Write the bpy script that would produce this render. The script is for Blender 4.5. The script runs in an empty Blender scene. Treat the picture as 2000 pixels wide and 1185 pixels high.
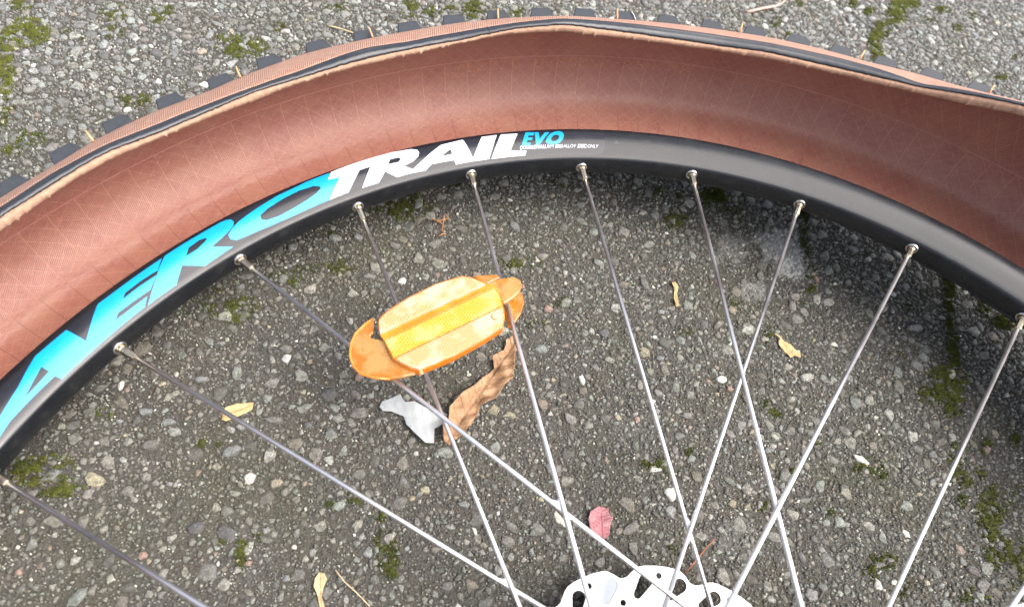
import bpy, bmesh, math, random
import numpy as np
from math import sin, cos, pi, radians
from mathutils import Vector, Matrix
from mathutils.geometry import tessellate_polygon

# ------------------------------------------------------------------ camera, sky, sun, exposure
MM = 0.001
scene = bpy.context.scene
COL = scene.collection
# the wheel lies slightly tilted: its own frame (hub axis = local z) is set into the world by WHEEL
NRM = Vector((0.058754, -0.033922, 0.997696))
WHEEL = Matrix.Translation((0, 0, 60.859 * MM)) @ NRM.rotation_difference(Vector((0, 0, 1))).to_matrix().to_4x4()
CAM_ROT = Matrix(((0.990415, 0.026317, -0.135596), (-0.094179, 0.846769, -0.523558), (0.10104, 0.53131, 0.841131))).to_4x4()
CAM_POS = Vector((-90.601, 29.909, 262.427)) * MM
cam_data = bpy.data.cameras.new('camera')
cam = bpy.data.objects.new('camera', cam_data)
COL.objects.link(cam)
cam.matrix_world = WHEEL @ (Matrix.Translation(CAM_POS) @ CAM_ROT)
cam_data.sensor_width = 36.0
cam_data.lens = 36.0 * 1264.45 / 2000.0
cam_data.clip_start = 0.01
cam_data.clip_end = 400.0
cam_data.dof.use_dof = True
cam_data.dof.focus_distance = 0.345
cam_data.dof.aperture_fstop = 11.0
scene.camera = cam

SUN_AZ, SUN_EL = radians(-22), radians(58)
world = bpy.data.worlds.new('World')
scene.world = world
world.use_nodes = True
wn = world.node_tree.nodes
sky = wn.new('ShaderNodeTexSky')
sky.sky_type = 'NISHITA'
sky.sun_disc = False
sky.sun_elevation = SUN_EL
sky.sun_rotation = pi / 2 - SUN_AZ
sky.air_density = 0.7
sky.dust_density = 6.0
sky.ozone_density = 1.0
veil = wn.new('ShaderNodeHueSaturation')                       # thin white overcast: the blue is washed out evenly
veil.inputs['Saturation'].default_value = 0.6
world.node_tree.links.new(sky.outputs[0], veil.inputs['Color'])
world.node_tree.links.new(veil.outputs[0], wn['Background'].inputs[0])
wn['Background'].inputs[1].default_value = 0.15
sun_data = bpy.data.lights.new('sun', 'SUN')
sun_data.energy = 0.8
sun_data.angle = radians(60)
sun_data.color = (1.0, 0.96, 0.91)
sun = bpy.data.objects.new('sun', sun_data)
COL.objects.link(sun)
sun.location = (1, 0, 2)
sun.rotation_euler = Vector((cos(SUN_EL) * cos(SUN_AZ), cos(SUN_EL) * sin(SUN_AZ), sin(SUN_EL))).to_track_quat('Z', 'Y').to_euler()
scene.view_settings.view_transform = 'Standard'
scene.view_settings.look = 'None'
scene.view_settings.exposure = 1.5
scene.view_settings.gamma = 1.0
scene.view_settings.use_curve_mapping = False
scene.cycles.max_bounces = 8

rng = np.random.default_rng(7)
random.seed(7)

# ------------------------------------------------------------------ measured shapes (millimetres, degrees)
RIM_PROFILE = [[302.7, 9.3], [302.46, 9.58], [302.24, 9.87], [301.98, 10.13], [301.6, 10.35], [301.06, 10.51], [300.41, 10.62], [299.7, 10.7], [299.0, 10.75], [298.3, 10.78], [297.59, 10.78], [296.88, 10.76], [296.2, 10.7], [295.57, 10.61], [294.98, 10.48], [294.4, 10.33], [293.8, 10.15], [293.19, 9.94], [292.58, 9.7], [291.95, 9.43], [291.3, 9.15], [290.62, 8.84], [289.91, 8.52], [289.19, 8.18], [288.5, 7.85], [287.81, 7.52], [287.11, 7.19], [286.46, 6.88], [285.9, 6.6], [285.47, 6.37], [285.12, 6.17], [284.82, 5.99], [284.5, 5.8], [284.0, 5.3], [283.7, 4.6], [283.45, 3.2], [283.2, 1.6], [283.1, 0.0]]
TYRE_R = [382.1, 382.7, 383.2, 383.8, 384.3, 384.8, 385.2, 385.7, 386.1, 386.5, 386.9, 387.3, 387.6, 387.9, 388.2, 388.5, 388.7, 388.9, 389.1, 389.2, 389.3, 389.4, 389.4, 389.5, 389.3, 389.2, 389.0, 388.7, 388.4, 388.1, 387.7, 387.3, 386.9, 386.5, 386.0, 385.5, 385.0, 384.4, 383.9, 383.3, 382.7, 382.1, 381.5, 380.9, 380.2, 379.6, 378.9, 378.3, 377.7, 377.0, 376.4, 375.8, 375.2, 374.5, 374.0, 373.4, 372.8, 372.3, 371.7, 371.2, 370.8, 370.3, 369.9, 369.5, 369.1, 368.8, 368.5, 368.2, 368.0, 367.8, 367.7, 367.6, 367.6, 367.6, 366.6, 365.7, 364.8, 363.9, 363.1, 362.2, 361.4, 360.6, 359.8, 359.0, 358.3, 357.6, 356.9, 356.2, 355.5, 354.8, 354.2, 353.6, 353.0, 352.4, 351.9, 351.4, 350.9, 350.4, 349.9, 349.5, 349.1, 348.7, 348.3, 348.0, 347.7, 347.4, 347.1, 346.9, 346.7, 346.5, 346.4, 346.3, 346.2, 346.1, 346.0, 346.0, 346.0, 346.1, 346.1, 346.2, 346.4, 346.5, 346.7, 346.9, 347.1, 347.3, 347.6, 347.9, 348.2, 348.6, 349.0, 349.3, 349.8, 350.2, 350.7, 351.2, 351.7, 352.2, 352.7, 353.3, 353.9, 354.5, 355.1, 355.7, 356.3, 357.0, 357.7, 358.4, 359.1, 359.8, 360.5, 361.2, 361.9, 362.7, 363.4, 364.2, 364.9, 365.7, 366.5, 367.2, 368.0, 368.8, 369.5, 370.3, 371.1, 371.8, 372.6, 373.3, 374.0, 374.8, 375.5, 376.2, 376.9, 377.6, 378.3, 379.0, 379.6, 380.3, 380.9, 381.5]
TYRE_ZS = [26.3, 26.8, 27.4, 28.1, 28.9, 29.8, 30.7, 31.7, 32.7, 33.6, 34.5, 35.3, 36.1, 36.7, 37.2, 37.7, 38.1, 38.4, 38.6, 38.8, 39.0, 39.1, 39.2, 39.3, 39.4, 38.3, 35.5, 33.6, 32.4, 31.2, 29.9, 28.7, 28.5, 28.2, 28.0, 27.7, 27.3, 26.8, 26.4, 26.2, 26.0, 25.9, 25.9, 26.0, 26.5, 26.9, 26.8, 26.6, 26.4, 26.2, 26.0, 25.6, 25.2, 25.1, 25.0, 25.0, 25.1, 25.1, 24.3, 23.6, 22.6, 21.7, 21.7, 22.2, 22.4, 22.3, 21.7, 20.6, 20.0, 19.7, 19.6, 19.6, 19.7, 19.7, 19.7, 19.8, 19.8, 19.9, 20.0, 20.1, 20.2, 20.4, 20.6, 20.8, 21.0, 21.3, 21.5, 21.8, 22.1, 22.4, 22.6, 22.8, 23.0, 23.2, 23.4, 23.5, 23.6, 23.7, 23.7, 23.8, 23.8, 23.9, 23.9, 23.9, 23.9, 24.0, 24.0, 24.0, 24.0, 24.0, 24.0, 24.0, 24.0, 24.0, 24.0, 24.0, 24.0, 24.0, 24.0, 24.0, 24.0, 24.0, 24.0, 24.0, 24.0, 24.0, 24.0, 24.0, 24.0, 24.0, 24.0, 24.0, 24.0, 24.0, 24.0, 24.0, 24.0, 24.0, 24.0, 24.0, 24.0, 24.0, 24.0, 24.0, 24.0, 24.0, 24.0, 24.0, 24.0, 24.0, 24.0, 24.0, 24.0, 24.0, 24.0, 24.0, 24.0, 24.0, 24.0, 24.0, 24.0, 24.0, 24.0, 24.0, 24.0, 24.1, 24.1, 24.1, 24.1, 24.2, 24.2, 24.3, 24.4, 24.4, 24.6, 24.7, 24.9, 25.2, 25.5, 25.8]
TYRE_ZT = [45.7, 46.1, 46.6, 47.2, 47.8, 48.5, 49.3, 50.1, 50.9, 51.7, 52.5, 53.3, 53.9, 54.5, 55.0, 55.4, 55.8, 56.1, 56.3, 56.5, 56.7, 56.8, 56.9, 57.0, 57.0, 57.1, 54.9, 52.3, 49.4, 46.4, 46.4, 46.5, 46.2, 45.9, 45.5, 45.3, 45.1, 44.8, 44.5, 44.6, 44.8, 45.2, 45.8, 46.4, 47.2, 47.9, 48.5, 47.9, 47.2, 46.4, 45.5, 44.8, 44.5, 44.2, 44.9, 45.6, 44.9, 43.7, 42.8, 42.7, 42.5, 42.7, 42.9, 43.4, 43.9, 45.0, 46.1, 46.3, 46.4, 45.8, 45.3, 45.3, 45.3, 45.3, 45.3, 45.3, 45.2, 45.2, 45.2, 45.2, 45.1, 45.1, 45.0, 45.0, 44.9, 44.9, 44.8, 44.7, 44.6, 44.5, 44.5, 44.4, 44.3, 44.3, 44.2, 44.2, 44.1, 44.1, 44.1, 44.1, 44.1, 44.0, 44.0, 44.0, 44.0, 44.0, 44.0, 44.0, 44.0, 44.0, 44.0, 44.0, 44.0, 44.0, 44.0, 44.0, 44.0, 44.0, 44.0, 44.0, 44.0, 44.0, 44.0, 44.0, 44.0, 44.0, 44.0, 44.0, 44.0, 44.0, 44.0, 44.0, 44.0, 44.0, 44.0, 44.0, 44.0, 44.0, 44.0, 44.0, 44.0, 44.0, 44.0, 44.0, 44.0, 44.0, 44.0, 44.0, 44.0, 44.0, 44.0, 44.0, 44.0, 44.0, 44.0, 44.0, 44.0, 44.0, 44.0, 44.0, 44.0, 44.0, 44.0, 44.0, 44.0, 44.0, 44.1, 44.1, 44.1, 44.1, 44.2, 44.2, 44.3, 44.3, 44.4, 44.5, 44.7, 44.9, 45.1, 45.4]
TYRE_ZB = [45.0, 45.4, 46.0, 46.6, 47.4, 48.2, 49.1, 50.0, 51.0, 51.9, 52.8, 53.7, 54.4, 55.1, 55.7, 56.2, 56.6, 56.9, 57.2, 57.4, 57.6, 57.8, 57.9, 58.0, 58.0, 58.1, 55.6, 52.6, 49.7, 46.8, 45.5, 44.2, 43.3, 42.6, 42.2, 42.1, 42.1, 41.5, 40.9, 41.0, 41.4, 41.8, 42.8, 43.8, 45.1, 46.6, 47.8, 47.3, 46.8, 45.6, 44.2, 43.1, 43.0, 42.8, 42.8, 42.7, 42.6, 42.4, 42.4, 42.8, 43.2, 42.9, 42.6, 42.8, 43.1, 44.4, 46.1, 46.2, 45.7, 45.4, 45.3, 45.3, 45.3, 45.3, 45.3, 45.2, 45.2, 45.2, 45.1, 45.1, 45.0, 45.0, 44.9, 44.8, 44.7, 44.5, 44.4, 44.3, 44.1, 44.0, 43.8, 43.7, 43.6, 43.5, 43.4, 43.3, 43.3, 43.2, 43.2, 43.1, 43.1, 43.1, 43.1, 43.0, 43.0, 43.0, 43.0, 43.0, 43.0, 43.0, 43.0, 43.0, 43.0, 43.0, 43.0, 43.0, 43.0, 43.0, 43.0, 43.0, 43.0, 43.0, 43.0, 43.0, 43.0, 43.0, 43.0, 43.0, 43.0, 43.0, 43.0, 43.0, 43.0, 43.0, 43.0, 43.0, 43.0, 43.0, 43.0, 43.0, 43.0, 43.0, 43.0, 43.0, 43.0, 43.0, 43.0, 43.0, 43.0, 43.0, 43.0, 43.0, 43.0, 43.0, 43.0, 43.0, 43.0, 43.0, 43.0, 43.0, 43.0, 43.0, 43.0, 43.0, 43.0, 43.1, 43.1, 43.1, 43.1, 43.1, 43.2, 43.2, 43.3, 43.4, 43.5, 43.6, 43.8, 44.0, 44.3, 44.6]
TYRE_ZL = [41.9, 42.4, 42.9, 43.6, 44.3, 45.0, 45.9, 46.8, 47.6, 48.5, 49.3, 50.1, 50.8, 51.4, 51.9, 52.3, 52.7, 53.0, 53.2, 53.4, 53.6, 53.7, 53.8, 53.9, 54.0, 53.6, 50.7, 47.9, 45.8, 43.8, 42.4, 41.1, 40.5, 39.9, 39.5, 39.2, 39.0, 38.7, 38.5, 38.6, 38.9, 39.3, 40.1, 41.0, 42.2, 43.5, 44.7, 44.7, 44.8, 44.1, 43.1, 42.2, 41.3, 40.5, 40.4, 40.5, 40.6, 40.7, 40.7, 40.3, 39.9, 40.0, 40.2, 40.6, 41.2, 42.1, 43.2, 43.4, 42.8, 42.1, 41.4, 41.0, 41.0, 41.0, 41.0, 41.0, 41.0, 41.0, 40.9, 40.9, 40.9, 40.9, 40.8, 40.8, 40.7, 40.7, 40.6, 40.6, 40.5, 40.4, 40.4, 40.3, 40.3, 40.2, 40.2, 40.1, 40.1, 40.1, 40.1, 40.1, 40.0, 40.0, 40.0, 40.0, 40.0, 40.0, 40.0, 40.0, 40.0, 40.0, 40.0, 40.0, 40.0, 40.0, 40.0, 40.0, 40.0, 40.0, 40.0, 40.0, 40.0, 40.0, 40.0, 40.0, 40.0, 40.0, 40.0, 40.0, 40.0, 40.0, 40.0, 40.0, 40.0, 40.0, 40.0, 40.0, 40.0, 40.0, 40.0, 40.0, 40.0, 40.0, 40.0, 40.0, 40.0, 40.0, 40.0, 40.0, 40.0, 40.0, 40.0, 40.0, 40.0, 40.0, 40.0, 40.0, 40.0, 40.0, 40.0, 40.0, 40.0, 40.0, 40.0, 40.0, 40.0, 40.1, 40.1, 40.1, 40.1, 40.1, 40.2, 40.2, 40.3, 40.4, 40.5, 40.6, 40.8, 41.0, 41.2, 41.6]
SPOKE_REACH = {1: 31.5, 2: 26.0, 3: 36.8, 4: 32.5, 5: 28.8, 6: 29.8, 7: 36.0, 8: 26.8, 9: 27.2, 10: 36.2}
LETTERS = [('cyan', [[145.877, 4.845], [144.568, 4.91], [145.415, 12.274], [146.145, 18.863], [146.255, 16.15], [148.605, 16.215], [150.607, 16.409], [152.497, 18.088], [154.277, 19.251], [155.077, 16.796], [153.445, 15.117], [150.644, 12.403], [148.244, 9.367]], [[[146.252, 10.013], [146.231, 13.243], [147.49, 13.825], [148.686, 14.083]]]), ('cyan', [[144.568, 4.91], [143.035, 4.974], [142.792, 13.954], [140.032, 4.651], [138.908, 4.716], [142.287, 18.605], [144.16, 18.799], [146.145, 18.863], [145.415, 12.274]], []), ('cyan', [[138.908, 4.716], [137.526, 4.587], [135.689, 4.328], [133.874, 4.199], [134.825, 8.269], [136.39, 7.946], [137.99, 8.269], [138.46, 9.819], [136.835, 9.496], [135.144, 9.755], [136.413, 13.631], [137.984, 13.437], [139.534, 13.372], [140.096, 14.987], [138.574, 15.052], [136.957, 15.052], [137.731, 18.153], [139.988, 18.347], [142.287, 18.605]], []), ('cyan', [[133.57, 3.941], [132.143, 3.682], [129.63, 3.553], [128.091, 3.359], [127.544, 3.811], [127.188, 4.845], [127.111, 6.718], [127.331, 8.334], [127.808, 9.626], [128.333, 10.465], [129.089, 11.37], [130.001, 12.274], [129.258, 14.729], [128.48, 17.184], [129.934, 17.701], [131.634, 18.153], [132.368, 15.246], [133.079, 12.597], [134.54, 18.282], [136.085, 18.282], [137.487, 18.411]], [[[131.611, 7.041], [130.529, 6.525], [129.983, 7.106], [129.922, 7.817], [130.304, 8.721], [131.168, 9.755], [132.255, 9.819]]]), ('cyan', [[128.242, 11.305], [127.549, 9.238], [126.631, 7.688], [124.639, 5.814], [122.37, 4.134], [120.192, 3.488], [119.284, 2.972], [117.568, 2.842], [116.906, 2.907], [117.477, 6.783], [116.315, 7.752], [118.279, 16.925], [120.682, 17.119], [122.505, 17.248], [124.726, 16.796], [125.872, 16.279], [127.139, 15.892], [127.917, 15.375], [128.314, 13.502]], [[[124.799, 10.078], [123.883, 8.592], [122.15, 7.235], [120.48, 6.589], [119.043, 7.235], [118.518, 8.527], [118.507, 9.755], [119.103, 11.241], [120.228, 12.597], [121.766, 13.695], [123.458, 14.212], [124.551, 13.437], [124.935, 12.08]]]), ('white', [[117.477, 6.783], [116.776, 2.584], [114.917, 1.873], [113.246, 1.615], [113.058, 7.364], [114.223, 7.558], [116.18, 16.667], [118.279, 16.925], [116.315, 7.752]], []), ('white', [[113.246, 1.615], [110.559, 1.615], [108.451, 2.972], [107.882, 4.457], [107.824, 6.848], [108.066, 8.915], [108.767, 10.982], [109.792, 12.08], [109.033, 14.987], [109.815, 16.861], [110.933, 16.925], [111.886, 12.274], [112.939, 17.055], [114.742, 16.925], [113.058, 7.364]], [[[110.905, 6.525], [110.027, 6.654], [109.843, 7.946], [110.229, 9.303], [111.298, 8.915]]]), ('white', [[109.033, 14.987], [105.339, 4.651], [102.93, 3.553], [102.407, 15.569], [102.839, 17.378], [104.236, 17.442], [104.42, 17.571], [104.504, 14.923], [106.961, 14.664], [107.804, 17.248], [109.815, 16.861]], [[[105.75, 11.628], [104.56, 8.527], [104.492, 11.37]]]), ('white', [[102.407, 15.569], [100.865, 3.488], [99.217, 3.488], [100.71, 17.507], [102.839, 17.378]], []), ('white', [[98.802, 3.424], [96.955, 3.876], [98.147, 14.018], [96.38, 15.181], [96.626, 17.636], [100.446, 17.636]], []), ('cyan', [[96.111, 3.424], [95.167, 3.811], [95.339, 6.137], [95.869, 5.943], [96.006, 7.364], [95.476, 7.623], [95.607, 9.109], [96.145, 9.044], [96.246, 10.465], [95.79, 10.659], [95.913, 12.08], [96.864, 12.08]], []), ('cyan', [[95.131, 3.876], [94.694, 4.005], [94.76, 8.786], [93.982, 4.264], [93.505, 4.393], [94.882, 12.21], [95.265, 12.339]], []), ('cyan', [[94.126, 10.272], [93.896, 7.946], [93.435, 5.426], [92.898, 3.941], [92.403, 3.618], [92.066, 4.716], [91.989, 6.912], [92.144, 9.173], [92.512, 11.176], [92.973, 12.274], [93.469, 12.468], [93.893, 11.887], [94.092, 11.176]], [[[93.493, 8.98], [93.218, 6.912], [92.82, 6.266], [92.569, 6.848], [92.564, 8.204], [92.784, 9.819], [93.155, 10.659], [93.447, 10.272]]])]
STICKER = [[[152.564, 6.395], [148.994, 4.457], [146.11, 4.522], [143.01, 4.845], [140.0, 4.393], [137.511, 4.457], [134.683, 4.199], [129.567, 2.972], [125.769, 2.519], [119.206, 2.003], [113.78, 0.775], [108.44, 0.775], [103.035, 1.68], [97.51, 2.067], [93.069, 3.101], [89.134, 3.682], [87.904, 4.264], [87.506, 6.589], [87.434, 9.303], [87.524, 14.471], [87.829, 17.507], [88.773, 18.411], [92.301, 18.67], [96.676, 18.217], [100.449, 18.217], [103.932, 18.605], [107.956, 18.799], [113.084, 18.347], [117.489, 18.282], [120.794, 18.153], [126.106, 17.055], [128.578, 17.894], [131.658, 18.928], [134.662, 18.863], [137.86, 18.928], [142.232, 19.38], [146.33, 19.703], [149.311, 19.316], [151.933, 19.832], [154.668, 20.801], [155.803, 17.701]]]
FINE = [[97.117, 14.083], [88.215, 14.471], [97.029, 12.145]]
DOT_MARK = [86.188, 10.53]
REFLECTOR = {'body': [[-110.29, 177.06], [-109.35, 178.78], [-105.28, 182.65], [-96.94, 188.56], [-84.43, 195.4], [-73.22, 199.23], [-68.48, 198.53], [-63.11, 195.31], [-57.3, 193.05], [-55.89, 188.0], [-54.76, 181.03], [-54.62, 176.49], [-56.03, 171.02], [-64.48, 165.42], [-78.36, 157.54], [-93.05, 151.5], [-97.32, 153.05], [-100.52, 155.05], [-104.1, 157.81], [-106.64, 163.69], [-108.13, 167.94], [-109.76, 170.56], [-110.54, 174.02]], 'upper': [[-109.37, 169.18], [-109.86, 173.3], [-109.6, 176.06], [-108.66, 177.6], [-104.76, 181.44], [-96.54, 187.23], [-84.24, 194.02], [-73.34, 197.73], [-68.78, 197.13], [-63.43, 194.03], [-62.22, 193.24]], 'riser': [[-109.46, 169.52], [-61.93, 193.94], [-58.71, 192.33], [-107.68, 166.49]], 'mid': [[-107.35, 166.15], [-58.48, 191.74], [-56.45, 187.54], [-55.66, 182.06], [-102.13, 158.47], [-103.71, 157.97], [-106.03, 163.34]], 'lower': [[-101.68, 158.0], [-55.45, 181.34], [-55.3, 175.91], [-56.6, 170.81], [-64.85, 165.39], [-78.6, 157.61], [-93.03, 151.72], [-97.07, 153.19], [-100.12, 155.01], [-102.97, 157.08]], 'lefttab': [[-121.92, 162.32], [-121.71, 166.48], [-120.07, 171.5], [-116.52, 175.69], [-112.88, 178.63], [-112.26, 177.73], [-112.24, 172.07], [-113.6, 170.23], [-113.29, 169.19], [-111.6, 168.62], [-105.35, 166.68], [-98.07, 158.02], [-94.54, 151.34], [-97.43, 150.51], [-100.29, 150.0], [-105.27, 149.28], [-111.65, 150.13], [-117.34, 152.38], [-120.27, 155.72], [-121.69, 159.84]], 'tip': [[-61.47, 194.98], [-55.66, 197.24], [-48.26, 198.32], [-45.59, 196.49], [-45.13, 193.1], [-47.13, 189.34], [-52.75, 184.82], [-54.8, 183.95], [-56.42, 188.2], [-58.06, 192.5]], 'clip': [[-45.29, 195.79], [-43.82, 192.33], [-43.74, 188.47], [-45.79, 182.86], [-48.62, 178.77], [-51.32, 175.65], [-52.67, 176.61], [-53.12, 182.17], [-53.51, 186.88], [-49.82, 191.54], [-46.62, 194.85]], 'back': [[-66.4, 201.91], [-55.32, 202.23], [-54.19, 200.91], [-60.18, 197.63], [-65.05, 197.76]], 'cmark': [[-58.55, 176.23]]}
LITTER = {'curled': [[-43.3, 197.6], [-39.3, 199.7], [-38.0, 192.8], [-39.8, 183.4], [-42.1, 173.4], [-46.6, 170.0], [-51.8, 162.9], [-57.4, 160.6], [-60.1, 159.8], [-61.3, 155.6], [-65.2, 149.2], [-70.8, 144.0], [-75.2, 141.0], [-77.0, 139.3], [-79.5, 141.6], [-79.9, 148.8], [-76.9, 151.4], [-76.2, 157.9], [-69.7, 165.2], [-61.2, 171.8], [-54.4, 177.6], [-50.8, 181.6], [-51.2, 188.7], [-44.8, 191.8], [-43.0, 196.0]], 'plastic': [[-109.5, 164.7], [-100.5, 167.8], [-98.3, 163.5], [-93.5, 163.4], [-88.4, 160.4], [-82.3, 158.9], [-76.7, 156.4], [-77.3, 152.7], [-83.5, 149.3], [-84.1, 141.3], [-88.4, 141.4], [-93.0, 146.0], [-97.6, 151.5], [-98.8, 156.1], [-104.8, 159.0], [-109.1, 159.2], [-111.0, 161.5]], 'tanleft': [[-185.2, 160.6], [-183.9, 163.3], [-179.2, 165.1], [-171.4, 165.7], [-171.8, 162.1], [-176.8, 158.9], [-183.0, 156.0], [-185.2, 157.0]], 'tanright': [[121.6, 202.4], [124.1, 201.6], [126.9, 197.3], [130.3, 194.8], [134.9, 188.7], [133.8, 185.7], [130.9, 187.6], [127.3, 185.8], [124.7, 190.6], [122.5, 194.9], [123.3, 197.3], [124.9, 198.5]], 'strip': [[64.0, 237.6], [66.6, 238.6], [67.6, 234.4], [65.9, 229.2], [64.8, 220.9], [63.0, 220.5], [63.0, 226.6], [64.9, 233.0]], 'petal': [[-6.7, 105.5], [-4.2, 106.7], [0.7, 105.4], [0.7, 102.9], [1.7, 100.3], [0.3, 97.8], [-0.6, 95.4], [-0.9, 93.3], [-5.6, 89.4], [-7.4, 92.4], [-10.8, 96.8], [-10.6, 100.6], [-9.0, 104.3]], 'seed': [[-137.7, 82.5], [-136.0, 85.3], [-133.7, 84.7], [-132.4, 82.1], [-134.1, 77.9], [-134.3, 75.0], [-132.8, 71.0], [-134.8, 70.8], [-136.2, 75.9], [-137.9, 79.6]]}
TWIGS = {'stalk': [[195.2, 513.6], [212.7, 520.2], [227.0, 526.4], [236.8, 533.5], [244.1, 543.2]], 'red': [[33.7, 73.4], [40.9, 78.9], [47.6, 84.2], [53.6, 88.1]], 'straw': [[-129.1, 85.7], [-125.1, 80.6], [-120.0, 76.1], [-113.9, 69.9]], 'pale': [[-150.4, 451.7], [-141.4, 448.4], [-132.4, 446.1], [-126.9, 438.0]], 'fib1': [[-73.3, 285.0], [-74.3, 278.9], [-75.1, 272.0]], 'fib2': [[-81.2, 281.2], [-78.5, 279.9], [-75.1, 278.7]], 'fib3': [[-78.2, 278.6], [-74.5, 280.4], [-70.5, 282.3]], 'fib4': [[-77.3, 268.5], [-75.2, 269.7], [-72.9, 270.3]]}
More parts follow.
